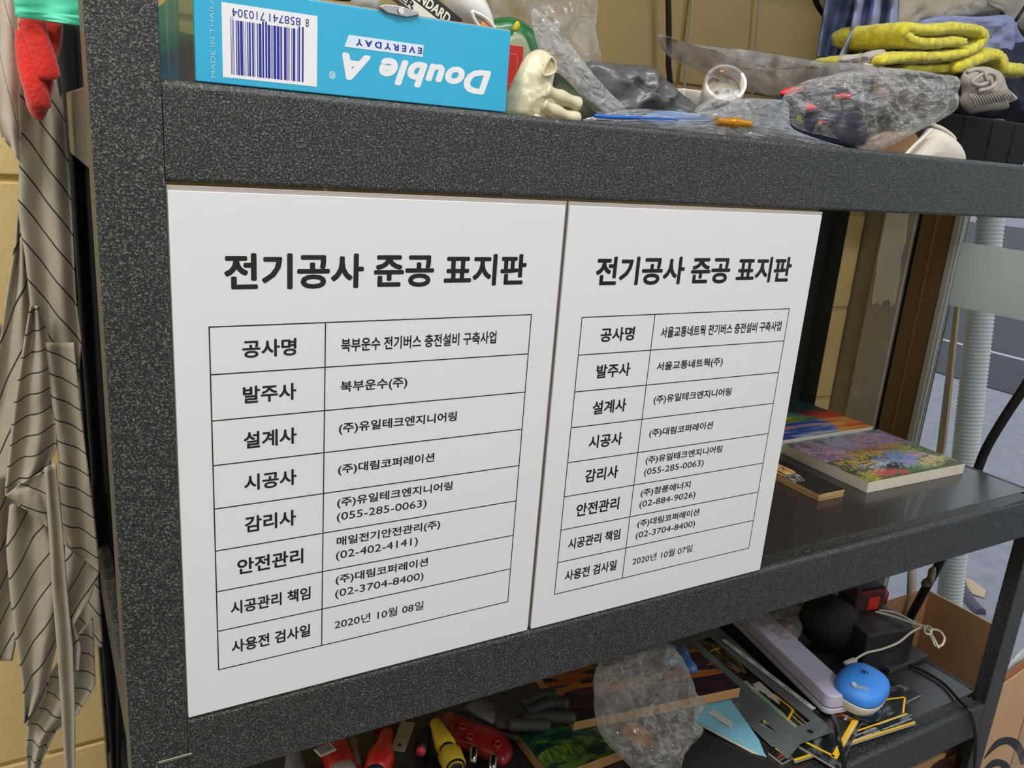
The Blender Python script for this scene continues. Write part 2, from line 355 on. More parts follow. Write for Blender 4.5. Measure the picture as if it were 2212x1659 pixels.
# ================================================================== THE TWO SIGNS
GRIDB = (23.4, 275.3, -355.1, -89.6)
TXT = [('공사명', 44.7, 82, -112.5, -99.8), ('발주사', 44.6, 82, -145.5, -132.8), ('설계사', 44.6, 82.3, -179.3, -166.6), ('시공사', 44.5, 82.3, -211.9, -199.2),
       ('감리사', 44.4, 82, -245.0, -232.0), ('안전관리', 38.5, 87.7, -278.2, -265.2), ('시공관리 책임', 33.2, 93.5, -310.6, -299.4), ('사용전 검사일', 33.3, 93.6, -343.8, -332.6)]
def sign(ox, oz, label, rows, title_box, tz=0.0):
    t = root('sign_board', (ox + 150, 0, oz - 391), label, 'sign', 'white printed signs in the rack')
    O = (ox, -0.1, oz)
    MB().box(ox + .9, ox + 299.2, -0.1, 3.2, oz - 390.8, oz - 1.2).build('face_panel', MT['sign'], t, bevel=.3)
    MB().box(ox + 0.3, ox + 300.8, 1.2, 4.4, oz - 389, oz + 2.1).build('backing_panel', MT['signedge'], t, bevel=.3)
    fr = ((ox, -0.1, oz + tz), (1, 0, 0), (0, 0, 1)); q = MB(); a, b, c, d = GRIDB; h = (d - c) / 8
    for i in range(9): flat(q, *fr, (a - .42, b + .42, c + h * i - .42, c + h * i + .42), .1)
    for x in (a, 102.9, b): flat(q, *fr, (x - .42, x + .42, c, d), .11)
    q.build('table_grid', MT['ink'], t)
    text('전기공사 준공 표지판', title_box, *fr, MT['ink'], t, 'title_lettering', bold=0.032)
    for s, u0, u1, v0, v1 in TXT: text(s, (u0, u1, v0, v1), *fr, MT['ink'], t, 'row_heading', bold=0.026)
    for s, u0, u1, v0, v1, bd in rows: text(s, (u0, u1, v0, v1), *fr, MT['ink'], t, 'row_text', bold=bd)
    return t
P1, P2 = .022, .021
rows1 = [('북부운수 전기버스 충전설비 구축사업', 114.7, 243.8, -112.2, -101.9, P1), ('북부운수(주)', 114.8, 168, -144.2, -134.6, P1),
         ('(주)유일테크엔지니어링', 114.1, 212.4, -176.4, -167.0, P1), ('(주)대림코퍼레이션', 114, 194.3, -209.4, -200.4, P1),
         ('(주)유일테크엔지니어링', 113.8, 212.2, -236.8, -227.8, P2), ('(055-285-0063)', 113.7, 189.5, -249.0, -240.4, .006),
         ('매일전기안전관리(주)', 113.9, 202.9, -270.1, -261.1, P2), ('(02-402-4141)', 113.5, 183.3, -282.2, -273.4, .006),
         ('(주)대림코퍼레이션', 113.6, 193.4, -303.3, -294.3, P2), ('(02-3704-8400)', 113.4, 190.1, -315.9, -307.2, .006), ('2020년 10월 08일', 113.4, 191.4, -343.0, -334.6, .008)]
rows2 = [('서울교통네트웍 전기버스 충전설비 구축사업', 112.4, 267.9, -112.0, -101.7, P1), ('서울교통네트웍(주)', 112.7, 194.8, -144.4, -134.8, P1)] + rows1[2:6] + \
        [('(주)청풍에너지', 112.8, 175.9, -270.4, -261.5, P2), ('(02-884-9026)', 113, 184.6, -282.6, -274.0, .006)] + rows1[8:10] + [('2020년 10월 07일', 113.4, 191.4, -343.0, -334.6, .008)]
sign(0, 0, 'white sign leaning in the rack at left, dated 2020년 10월 08일', rows1, (33.8, 266.8, -65.0, -40.2))
sign(302.7, 0, 'white sign in the rack at right, dated 2020년 10월 07일', rows2, (33.0, 268.2, -62.7, -37.8), tz=-4.2)

# ================================================================== UPPER SHELF
ZB = 60.0
# --- blue copier-paper carton, upside down print -----------------------------------------
bx = root('paper_carton', (130, 150, ZB), 'bright blue open paper carton with upside-down white lettering, above the left sign', 'box')
x0, x1, y0, y1, z0, z1 = 20.5, 240.5, 4, 300, 65.2, 122
side = NT('teal_photo_print'); tc = side.coord(); mp = side.add('ShaderNodeMapping'); mp.inputs['Scale'].default_value = (1, 90, 7); side.link(tc, mp.inputs[0])
n = side.add('ShaderNodeTexNoise', Scale=1.0, Detail=4.0); side.link(mp.outputs[0], n.inputs['Vector']); sx = side.add('ShaderNodeSeparateXYZ'); side.link(tc, sx.inputs[0])
zz = side.add('ShaderNodeMapRange'); zz.inputs['From Min'].default_value = 0.0; zz.inputs['From Max'].default_value = 0.062; side.link(sx.outputs[2], zz.inputs['Value'])
base = ramp(side, zz.outputs[0], [(0.0, srgb(24, 96, 140)), (0.42, srgb(20, 84, 112)), (0.5, srgb(12, 120, 104)), (1.0, srgb(10, 132, 116))])
mxc = side.add('ShaderNodeMix', _data_type='RGBA'); side.link(ramp(side, n.outputs[0], [(0.56, (0, 0, 0, 1)), (0.72, (.6, .6, .6, 1))]), mxc.inputs[0]); side.link(base, mxc.inputs[6]); mxc.inputs[7].default_value = srgb(150, 176, 138)
side.link(mxc.outputs[2], side.b.inputs['Base Color']); side.b.inputs['Roughness'].default_value = .25; side.b.inputs['Coat Weight'].default_value = .5
MB().box(x0, x1, y0, y0 + 2.2, z0, z1).build('front_panel', MT['cyan'], bx, bevel=.8)
MB().box(x0 - .2, x0 + 2, y0 + 2.3, y1, z0, z1).build('side_panel', side.m, bx, bevel=.5)
MB().box(x1 - 2, x1, y0 + 2.3, y1, z0, z1 - 3).build('side_panel', MT['cyan'], bx, bevel=.5)
MB().box(x0, x1, y1, y1 + 2, z0, z1).build('back_panel', MT['cyan'], bx, bevel=.5)
MB().box(x0 + 2, x1 - 2, y0 + 2.3, y1, z0, z0 + 2).build('bottom_panel', MT['kraft'], bx)
MB().box(x0 + 6, x1 - .5, y0 + .3, y0 + 1.9, z1 + .02, z1 + .5).build('cut_edge', MT['kraftd'], bx)
FB = ((x1, y0, z1), (-1, 0, 0), (0, 0, -1))            # print frame turned upside down
def bp(u, v): p = PX(u, v, y=y0); return x1 - p.x, z1 - p.z
def ubx(xl, xr, xm, yt, yb):
    u0, v0 = bp(xl, (yt + yb) / 2); u1, v1 = bp(xr, (yt + yb) / 2); _, a_ = bp(xm, yt); _, b_ = bp(xm, yb)
    u0 = x1 - PX(xl, yt, y=y0).x; u1 = x1 - PX(xr, yt, y=y0).x
    return (min(u0, u1), max(u0, u1), min(a_, b_), max(a_, b_))
def ubox(a, b, c, d):
    u0, v0 = bp(a, b); u1, v1 = bp(c, d); return (min(u0, u1), max(u0, u1), min(v0, v1), max(v0, v1))
lb = MB(); flat(lb, *FB, ubx(478, 686, 478, 4, 166), .12); lb.build('barcode_label', MT['whitep'], bx)
lu0, lu1, lv0, lv1 = ubx(494, 656, 495, 36, 160); bc = MB(); q = lu0; rnd = random.Random(11); i = 0
while q < lu1 - .6:
    wd = rnd.choice([.35, .35, .6, 1.1, 1.7]); long = (i in (0, 1, 14, 15, 28, 29))
    flat(bc, *FB, (q, min(lu1, q + wd), lv0 + (0 if long else 1.6), lv1), .2); q += wd + rnd.choice([.4, .5, .8, 1.2]); i += 1
bc.build('barcode', MT['navyink'], bx)
a, b, c, d = lu0, lu1, lv0 - 5.2, lv0 - .4
text('8', (a - 3.4, a - 1.2, c, d), *FB, MT['ink'], bx, 'barcode_digits', lift=.2); w_ = (b - a)
text('858741', (a + 2, a + w_ * .47, c, d), *FB, MT['navyink'], bx, 'barcode_digits', lift=.2)
text('710304', (a + w_ * .53, b - 2, c, d), *FB, MT['navyink'], bx, 'barcode_digits', lift=.2)
text('Double A', ubx(739, 1064, 739, 112, 171), *FB, MT['whitep'], bx, 'brand_lettering', bold=.048, shear=.28, spacing=1.08)
text('®', ubx(711, 725, 718, 154, 171), *FB, MT['whitep'], bx, 'brand_lettering', bold=.01)
rb = MB(); r0, r1, r2, r3 = ubx(744, 916, 760, 76, 103); U_, V_ = Vector(FB[1]), Vector(FB[2]); O_ = Vector(FB[0]); N_ = U_.cross(V_)
rb.pts([O_ + U_ * a + V_ * b + N_ * .15 for a, b in ((r0, r2), (r1 - 3, r2), (r1, r3), (r0 + .3, r3))], [(0, 1, 2, 3)]); rb.build('white_ribbon', mat('ribbon_white', srgb(214, 228, 242), .4), bx)
text('E V E R Y D A Y', (r0 + 1.2, r1 - 8, (r2 + r3) / 2 - 2.1, (r2 + r3) / 2 + 2.1), *FB, MT['navyink'], bx, 'ribbon_lettering', bold=.03, lift=.25)
p, q = PX(461, 170, y=y0), PX(463, -20, y=y0)
text('MADE IN THAILAND', (2, 57.5, 0, 2.6), (p.x + 1.3, y0, z0 + 1), (0, 0, 1), (-1, 0, 0), mat('pale_blue_ink', srgb(160, 205, 225), .4), bx, 'origin_lettering', lift=.2)
# half-moon shade of the thumb cut
# --- things in the carton -----------------------------------------------------------------
def lay(o, k=.0): return o
def ell(name, c, ax, r0_, r1_, m, parent=None, n=24, k=14):
    """egg / capsule: c centre, ax half-axis vector, radius r0_ (start) r1_ (end)"""
    c, ax = Vector(c), Vector(ax); L = ax.length; prof = []
    for i in range(k + 1):
        t = -1 + 2 * i / k; r = (r0_ + (r1_ - r0_) * (t + 1) / 2) * math.sqrt(max(0, 1 - t * t)) + .01; prof.append((L * t, r))
    return MB().lathe(c, ax, prof, n).build(name, m, parent, smooth=True)
t = root('plastic_scoop', (272, 60, 90), 'white plastic scoop sticking out of the right end of the blue carton', 'scoop')
A, B = PX(985, -30, y=62), PX(1064, 62, y=62)
ell('scoop_bowl', (A + B) / 2 + Vector((0, 8, 0)), (B - A) * .62, 17, 11, MT['white'], t)
rim = [PX(*q, y=46) for q in ((1019, 24), (1045, 36), (1062, 52), (1071, 68), (1060, 80), (1040, 62), (1026, 44))]
MB().tube(rim + [rim[0]], 1.3, 8).build('rim', MT['white'], t, smooth=True)
MB().prism([PX(*q, y=48) for q in ((1021, 29), (1043, 39), (1060, 56), (1068, 70), (1050, 78), (1030, 54))], (0, 1, 0)).build('hollow', mat('scoop_inside', srgb(170, 170, 172), .4), t)
t = root('black_label_box', (200, 60, ZB + 3), 'black packet with cream STANDARD lettering standing in the blue carton', 'box')
A, B, D, E_ = PX(868, -26, y=30), PX(905, -30, y=30), PX(978, 48, y=30), PX(905, 44, y=30)
U = (PX(960, 46, y=30) - PX(884, -14, y=30)).normalized(); V = Vector((-U.z, 0, U.x)); O = PX(884, -14, y=30)
MB().obox(O + U * 8 + V * 1 + Vector((0, 6, 0)), U * 36, (0, 5, 0), V * 9).build('packet', mat('black_packet', srgb(22, 22, 20), .35, coat=.3), t, bevel=.6)
q = MB(); flat(q, O + Vector((0, .9, 0)), U, V, (-18, 44, -8, -1.5), .1); q.build('white_stripe', mat('stripe_cream', srgb(225, 222, 205), .5), t)
text('STANDARD', (-5, 35, -.2, 7.2), O + Vector((0, .9, 0)), U, V, mat('cream_print', srgb(232, 228, 205), .5), t, bold=.03, lift=.2)
text('HER', (-12, 8, -7.4, -2.6), O + Vector((0, .9, 0)), U, V, MT['ink'], t, bold=.03, lift=.25)
t = root('metal_clip', (175, 10, 118), 'shiny steel spring clip resting on the rim of the blue carton', 'clip')
A = PX(862, 27, y=9)
steel = mat('polished_steel', srgb(190, 190, 192), .18, metal=1.0)
MB().prism([PX(*q, y=2) for q in ((818, 14), (832, 9), (868, 13), (902, 25), (907, 32), (880, 37), (838, 28))], (0, 14, -1)).build('jaw', steel, t, bevel=.5)
MB().lathe(PX(866, 23, y=1.5), (0, -1, .1), [(0, 2.2), (.6, 2.2)], 16).build('rivet', mat('bright_steel', srgb(225, 225, 225), .25, metal=.9), t)
t = tag(ell('plastic_cup', PX(790, -14, y=40), Vector((0, 0, 14)), 11, 11, MT['white']), 'round white plastic cup in the middle of the blue carton', 'cup')
t = tag(MB().prism([PX(*q, y=44) for q in ((1038, 66), (1044, 46), (1058, 58), (1052, 72))], (0, 3, 0)).build('orange_tag', mat('orange_card', srgb(235, 140, 70), .6)), 'small orange card corner beside the white scoop', 'card')
t = tag(pillow([PX(*q, y=60) for q in ((640, -30), (730, -32), (760, 2), (700, -2), (650, -6))], (0, -1, 0), 6, 6, 1, .1, 5).build('dark_cloth', mat('dark_green_cloth', srgb(40, 56, 44), .9), smooth=True), 'dark cloth tucked inside the blue carton', 'cloth')

# --- green bag, red carton, glove ----------------------------------------------------------
YG = 120
crumple = film('clear_crumpled_film', body=.13, edge=.55, rough=.06, bump=1.0, bscale=48)
thinfilm = film('thin_clear_film', body=.10, edge=.5, rough=.12, bump=.5, bscale=40)
milky = film('milky_zip_film', body=.24, edge=.55, rough=.15, bump=.6, bscale=50, bodycol=srgb(196, 200, 208))
t = root('green_snack_bag', (330, YG, ZB), 'green printed bag with a small yellow leaf behind the red carton', 'bag')
pillow([PX(*q, y=YG) for q in ((1040, 60), (1070, 40), (1110, 38), (1150, 62), (1172, 110), (1185, 160), (1180, 260), (1090, 262), (1060, 180))], (0, -1, 0), 14, 10, 2.5, .03, 9, 3).build('bag_body', mat('bag_green', srgb(30, 100, 44), .35, coat=.3, var=.25, vscale=22), t, smooth=True)
q = pillow([PX(*q, y=YG - 16) for q in ((1108, 66), (1112, 50), (1119, 45), (1124, 55), (1118, 66))], (0, -1, 0), 1, 1, 0, .1, 3).build('yellow_leaf', mat('leaf_yellow', srgb(206, 186, 30), .4), t, smooth=True)
pillow([PX(*q, y=YG - 15) for q in ((1085, 92), (1120, 72), (1140, 92), (1150, 140), (1112, 128))], (0, -1, 0), 1, 1, .5, .1, 3).build('pale_print', mat('pale_print', srgb(150, 158, 130), .5), t, smooth=True)
t = root('red_carton', (300, 80, ZB), 'small red carton with a thin gold frame line next to the blue carton', 'box')
a, b = PX(1060, 78, y=70), PX(1122, 232, y=70)
MB().box(a.x, b.x, 70, 110, ZB, 121).build('carton_body', mat('red_card', srgb(196, 44, 36), .45), t, bevel=.6)
q = MB(); Fq = ((a.x, 70, ZB), (1, 0, 0), (0, 0, 1)); w_ = b.x - a.x
for bx_ in ((0, w_ - 5, 54, 54.5), (0, w_ - 5, 30, 30.5), (w_ - 5.5, w_ - 5, 30, 54.5), (0, w_, 19, 19.7)): flat(q, *Fq, bx_, .15)
q.build('gold_line', mat('gold_print', srgb(216, 140, 96), .4), t)

LX = mat('latex_rubber', srgb(206, 198, 166), .4, var=.10, vscale=30, bump=1.0, bscale=75, coat=.15, detail=2)
t = root('latex_glove', (300, 30, ZB), 'cream latex glove slumped against the right end of the blue carton', 'glove')
yg = 32
pillow([PX(*q, y=yg) for q in ((1086, 262), (1092, 215), (1108, 180), (1124, 145), (1138, 120), (1160, 107), (1182, 112), (1196, 135), (1192, 160), (1186, 180), (1198, 200), (1212, 235), (1205, 275), (1140, 280))], (0, -1, 0), 17, 12, 6, .028, 16, 2, k=6, center=PX(1150, 205, y=yg)).build('glove_palm', LX, t, smooth=True)
for nm, P_, r in (('finger', [(1176, 196), (1200, 208), (1230, 218), (1252, 228)], 5.6), ('finger', [(1170, 225), (1196, 240), (1226, 252), (1252, 256)], 5.4), ('finger', [(1150, 262), (1180, 268), (1210, 272)], 5)):
    ph = random.random() * 9
    MB().tube([PX(u, v, y=yg - 14 + i * 1.0) for i, (u, v) in enumerate(P_)], lambda q, r=r, ph=ph: r * (1.15 - .2 * q + .12 * math.sin(q * 14 + ph)) * (math.sqrt(max(.02, 1 - ((q - .88) / .12) ** 2)) if q > .88 else 1), 16, smooth=8).build(nm, LX, t, smooth=True)
rim = [PX(*q, y=yg - 18) for q in ((1190, 122), (1199, 134), (1200, 152), (1190, 161), (1176, 163), (1173, 157), (1179, 140))]
MB().tube(rim + [rim[0]], 1.1, 8).build('cuff_rim', LX, t, smooth=True)
pillow(rim, (0, -1, 0), -1, 3, .6, .1, 4).build('cuff_hollow', mat('latex_inside', srgb(196, 184, 140), .5), t, smooth=True)
t = tag(pillow([PX(*q, y=58) for q in ((1194, 165), (1206, 158), (1222, 172), (1250, 196), (1282, 226), (1318, 262), (1230, 268), (1196, 220))], (0, -1, 0), 10, 6, 1, .05, 8, 5).build('scouring_pad', mat('green_yellow_pad', srgb(74, 84, 62), .85, var=.5, vscale=26), smooth=True), 'dark green scouring pad leaning behind the latex glove', 'pad')
t = tag(pillow([PX(*q, y=150) for q in ((1058, -60), (1170, -62), (1286, -60), (1290, 60), (1296, 150), (1240, 170), (1150, 160), (1080, 110))], (0, -1, 0), 14, 8, 5, .018, 12, 6, ridged=True).build('clear_bag', thinfilm, smooth=True), 'large clear plastic bag standing upright in front of the block wall', 'bag')
t = tag(pillow([PX(*q, y=48) for q in ((1148, 20), (1190, 45), (1236, 100), (1290, 170), (1360, 247), (1330, 254), (1290, 246), (1230, 180), (1180, 130), (1158, 90))], (0, -1, .2), 4, 2, 2.5, .03, 8, 8, k=5, ridged=True).build('clear_film_strip', film('strip_film', body=.22, edge=.5, rough=.1, bump=.7, bscale=60)), 'folded strip of clear film running diagonally down behind the glove', 'film')
dk = mat('dark_grey_plastic', srgb(92, 91, 94), .34, coat=.15, bump=.8, bscale=70, spec=.5, var=.2, vscale=30)
t = tag(pillow([PX(*q, y=140) for q in ((1262, 140), (1300, 134), (1345, 138), (1398, 142), (1420, 160), (1462, 196), (1500, 232), (1540, 300), (1280, 300), (1250, 220))], (0, -1, 0), 22, 16, 7, .026, 16, 9, k=5, ridged=True).build('dark_plastic_bag', dk, smooth=True), 'crumpled dark grey plastic bag behind the diagonal clear film', 'bag')

# --- sockets ------------------------------------------------------------------------------
t = root('wall_socket_adapter', (560, 110, ZB), 'round white plug adapter with an open socket facing up, right of the dark plastic bag', 'adapter')
c = PX(1568, 178, y=110); ax = Vector((-.46, -.70, .50)).normalized()
MB().lathe(c - ax * 42, ax, [(0, 17), (8, 21), (30, 21.5), (42, 21.5), (42, 18.6), (28, 18.2)], 40, cap=False).build('socket_shell', MT['white'], t, smooth=True)
MB().lathe(c - ax * 16, ax, [(-.5, 19), (0, 19), (.4, 18.4)], 32).build('socket_floor', mat('socket_inside', srgb(222, 220, 212), .4), t)
e1 = ax.cross(Vector((1, 0, 0))).normalized(); 
MB().obox(c - ax * 8 - e1 * -14, e1.cross(ax) * 2, e1 * 1.2, ax * 8).build('earth_contact', mat('brass', srgb(190, 150, 70), .3, metal=.8), t)
for sg in (-1, 1): MB().lathe(c - ax * 16 + e1.cross(ax) * sg * 6, ax, [(0, 2.2), (.7, 2.2)], 12).build('pin_hole', MT['ink'], t)
t = root('multi_tap', (530, 130, ZB), 'white plastic multi plug lying left of the round adapter', 'plug')
a, b = PX(1478, 190, y=150), PX(1540, 232, y=150)
MB().box(a.x, b.x + 25, 150, 185, ZB, a.z).build('tap_body', MT['white'], t, bevel=2.5)
MB().box(a.x - .2, b.x + 25.2, 149.8, 151, (a.z + ZB) / 2, (a.z + ZB) / 2 + .8).build('tap_seam', mat('seam_grey', srgb(160, 158, 152), .5), t)
t = root('clear_pouch', (540, 40, ZB), 'small clear crinkled pouch in front of the round adapter', 'pouch')
pillow([PX(*q, y=70) for q in ((1500, 240), (1530, 215), (1555, 192), (1572, 186), (1590, 205), (1612, 225), (1620, 270), (1520, 275))], (0, -1, 0), 10, 6, 6, .04, 10, 12, k=5, ridged=True).build('pouch_film', crumple, t)

# --- flat zip bags along the front edge ------------------------------------------------------
t = root('zip_bag', (560, 22, ZB), 'flat milky zip bag with blue band along the front edge of the upper shelf', 'bag')
pillow([PX(*q, y=12) for q in ((1262, 262), (1290, 250), (1345, 238), (1400, 236), (1470, 244), (1540, 238), (1600, 214), (1650, 214), (1702, 222), (1708, 272), (1760, 298), (1852, 327), (1760, 318), (1640, 304), (1500, 290), (1380, 276))], (0, -1, .3), 3.5, 3, 2.2, .03, 8, 14, k=5, ridged=True, center=PX(1560, 262, y=12)).build('zip_film', milky, t)
bl = mat('blue_zip', srgb(28, 98, 200), .35); 
MB().tube([PX(1285, 250, y=6), PX(1320, 253, y=6), PX(1378, 254, y=6)], 1.5, 8).build('zip_slider', bl, t, smooth=True)
MB().tube([PX(1378, 255, y=8), PX(1430, 256, y=8), PX(1465, 259, y=8)], .7, 8).build('zip_strip', bl, t, smooth=True)
pillow([PX(*q, y=20) for q in ((1380, 262), (1420, 240), (1500, 246), (1540, 262), (1460, 276))], (0, -1, 0), 1, 1, .3, .1, 3).build('blue_print', mat('pale_blue_film', srgb(120, 160, 220), .4), t, smooth=True)
t = root('brass_connector', (560, 26, ZB), 'brass threaded connector inside the small zip bag', 'connector')
A, B = PX(1546, 262, y=10), PX(1620, 268, y=10); d = (B - A)
MB().lathe(A, d, [(0, 4.0), (d.length * .45, 4.0), (d.length * .45, 5), (d.length * .6, 5), (d.length * .6, 3.4), (d.length, 3.4)], 12).build('connector_body', mat('brass_gold', srgb(232, 160, 50), .25, metal=.7), t)
MB().tube([PX(1622 + 15 * math.cos(i * .55), 254 + 20 * math.sin(i * .55), y=16) for i in range(12)], .7, 6).build('wire_ring', steel, t, smooth=True)

# --- navy work gloves in a big clear bag -----------------------------------------------------
navy = mat('navy_knit', srgb(28, 34, 62), .8, var=.3, vscale=40, bump=.6, bscale=500); redr = mat('red_rubber', srgb(222, 52, 56), .45)
def wglove(name_label, y, palm, tips, seed):
    t = root('work_glove', (PX(*palm[0], y=y).x, y, ZB), name_label, 'glove', 'navy gloves in the clear bag')
    pillow([PX(*q, y=y) for q in palm], (0, -1, 0), 12, 8, 3, .04, 9, seed).build('glove_body', navy, t, smooth=True)
    for q in tips: pillow([PX(*r, y=y - 10) for r in q], (0, -1, 0), 3.5, 2, .8, .08, 5, seed).build('red_coating', redr, t, smooth=True)
    return t
t = wglove('navy glove with red patches, upper one in the clear bag', 105, ((1672, 222), (1700, 198), (1760, 190), (1840, 192), (1895, 205), (1890, 245), (1800, 250), (1700, 245)), [((1684, 200), (1708, 188), (1736, 190), (1720, 204), (1694, 210)), ((1798, 206), (1822, 200), (1846, 208), (1838, 216), (1806, 216))], 21)
t2 = wglove('navy glove with yellow digits, lower one in the clear bag', 80, ((1700, 250), (1740, 232), (1800, 238), (1860, 250), (1870, 310), (1800, 330), (1715, 310)), [((1736, 228), (1752, 224), (1764, 234), (1756, 240), (1740, 240)), ((1766, 262), (1780, 261), (1782, 266), (1768, 268)), ((1786, 270), (1800, 268), (1800, 286), (1790, 284))], 22)
yl = mat('yellow_print', srgb(206, 200, 60), .5)
p = PX(1720, 256, y=66); text('200', (0, 9, 0, 4.5), (p.x + 9, 66, p.z + 2), (-1, 0, .1), (0, 0, -1), yl, t2, bold=.02)
p = PX(1769, 194, y=90); text('200', (0, 6, 0, 3), (p.x + 6, 90, p.z + 2), (-1, 0, .1), (0, 0, -1), yl, t, bold=.02)
t = root('glove_bag', (700, 60, ZB), 'big crumpled clear plastic bag holding navy gloves, in front of the clothes', 'bag')
pillow([PX(*q, y=60) for q in ((1690, 215), (1730, 180), (1800, 160), (1880, 148), (1950, 150), (2010, 160), (2058, 168), (2062, 200), (2056, 240), (2008, 272), (1950, 300), (1908, 322), (1880, 326), (1830, 306), (1770, 290), (1715, 270))], (0, -1, .2), 30, 22, 9, .03, 26, 31, k=8, ridged=True, smooth_outline=True, center=PX(1880, 235, y=60)).build('crumpled_front', crumple, t)
pillow([PX(*q, y=118) for q in ((1420, 76), (1450, 86), (1520, 98), (1620, 108), (1760, 130), (1900, 148), (1800, 220), (1700, 215), (1600, 190), (1500, 150), (1440, 118))], (0, -1, 0), 12, 8, 6, .015, 12, 33, k=5, ridged=True, center=PX(1640, 150, y=118)).build('loose_neck', film('smoky_film', tint=(.66, .62, .58, 1), body=.06, edge=.5, rough=.15, bump=.4, bscale=30), t, smooth=True)
t = tag(MB().box(*(lambda a, b: (a.x, b.x, 150, 190, b.z, a.z))(PX(1872, 136, y=150), PX(1946, 164, y=150))).build('white_tray', MT['white'], bevel=2), 'white plastic tray under the yellow towel', 'tray')
t = root('dust_mask', (800, 40, ZB), 'white moulded cup dust mask at the front edge, right of the clear bag', 'mask')
mk = mat('mask_white', srgb(214, 206, 196), .8, bump=.2, bscale=300)
pillow([PX(*q, y=50) for q in ((1948, 350), (1968, 318), (1990, 292), (2006, 276), (2030, 282), (2056, 300), (2072, 318), (2080, 345), (2060, 372), (1990, 372))], (0, -1, 0), 16, 2, .8, .03, 12, 41, k=6).build('mask_cup', mk, t, smooth=True)
MB().tube([PX(*q, y=38) for q in ((1952, 340), (1972, 318), (1996, 296), (2012, 280))], 2.2, 8).build('mask_seam', mk, t, smooth=True)
MB().tube([PX(*q, y=52) for q in ((2014, 270), (2034, 278), (2054, 292), (2062, 302))], 2.6, 8).build('mask_edge', mk, t, smooth=True)
t = tag(MB().prism([PX(*q, y=95) for q in ((1870, 330), (1900, 318), (1975, 285), (1985, 300), (1965, 345), (1880, 350))], (0, 40, 0)).build('cardboard_piece', MT['kraft']), 'brown piece of cardboard under the crumpled clear bag', 'cardboard')

# --- crate, clothes, towel ---------------------------------------------------------------------
t = root('black_crate', (1050, 300, ZB), 'black ribbed crate under the clothes at the right end', 'crate')
bk = mat('satin_black_plastic', srgb(24, 24, 24), .6, spec=.2)
MB().box(905, 1196, 150, 400, ZB, 128).build('crate_body', bk, t, bevel=3)
for xx in (930, 985, 1030, 1095, 1150):
    MB().box(xx, xx + 2.2, 149.0, 151, ZB + 3, 124).build('rib', bk, t, bevel=.8)
def drape(name, outline, y, m, label, cat, tf=18, tb=14, amp=8, freq=.018, seed=0, rings=18, ridged=True, center=None, group=None, n=(0, -1, 0)):
    o = pillow([PX(*q, y=y) for q in outline], n, tf, tb, amp, freq, rings, seed, k=5, ridged=ridged, center=PX(*center, y=y) if center else None).build(name, m, smooth=True)
    return tag(o, label, cat, group)
blue = mat('blue_grey_cloth', srgb(134, 144, 186), .85, bump=.3, bscale=900, var=.06); greyc = mat('grey_cloth', srgb(168, 162, 152), .88, bump=.3, bscale=900)
nav2 = mat('dark_navy_cloth', srgb(30, 34, 56), .9, bump=.3, bscale=900, var=.15)
drape('navy_jacket', ((1905, 150), (1960, 95), (2060, 120), (2140, 110), (2230, 90), (2290, 150), (2290, 300), (2190, 262), (2140, 256), (2060, 252), (2000, 200)), 205, nav2, 'dark navy jacket spread over the black crate', 'jacket', 24, 30, 10, .014, 51)

drape('blue_trousers', ((1985, 50), (2040, 34), (2110, 36), (2180, 34), (2200, 70), (2230, 110), (2240, 170), (2160, 130), (2080, 100), (2010, 90)), 215, blue, 'blue grey trousers folded behind the yellow towel', 'trousers', 14, 20, 10, .018, 54)
drape('grey_jacket', ((1935, 60), (1930, 20), (1950, -50), (2080, -70), (2260, -70), (2280, 60), (2230, 90), (2180, 45), (2100, 40), (2040, 50)), 240, greyc, 'pale grey jacket heaped at the top right corner', 'jacket', 20, 30, 12, .015, 55, center=(2090, 0))
drape('lint_tuft', ((1812, 130), (1830, 118), (1858, 120), (1880, 110), (1912, 108), (1908, 130), (1880, 142), (1830, 142)), 160, mat('pale_fluff', srgb(176, 170, 164), 1.0, bump=1.0, bscale=400), 'pale fluffy cuff at the left end of the yellow towel', 'cuff', 8, 8, 3, .06, 56, 8)
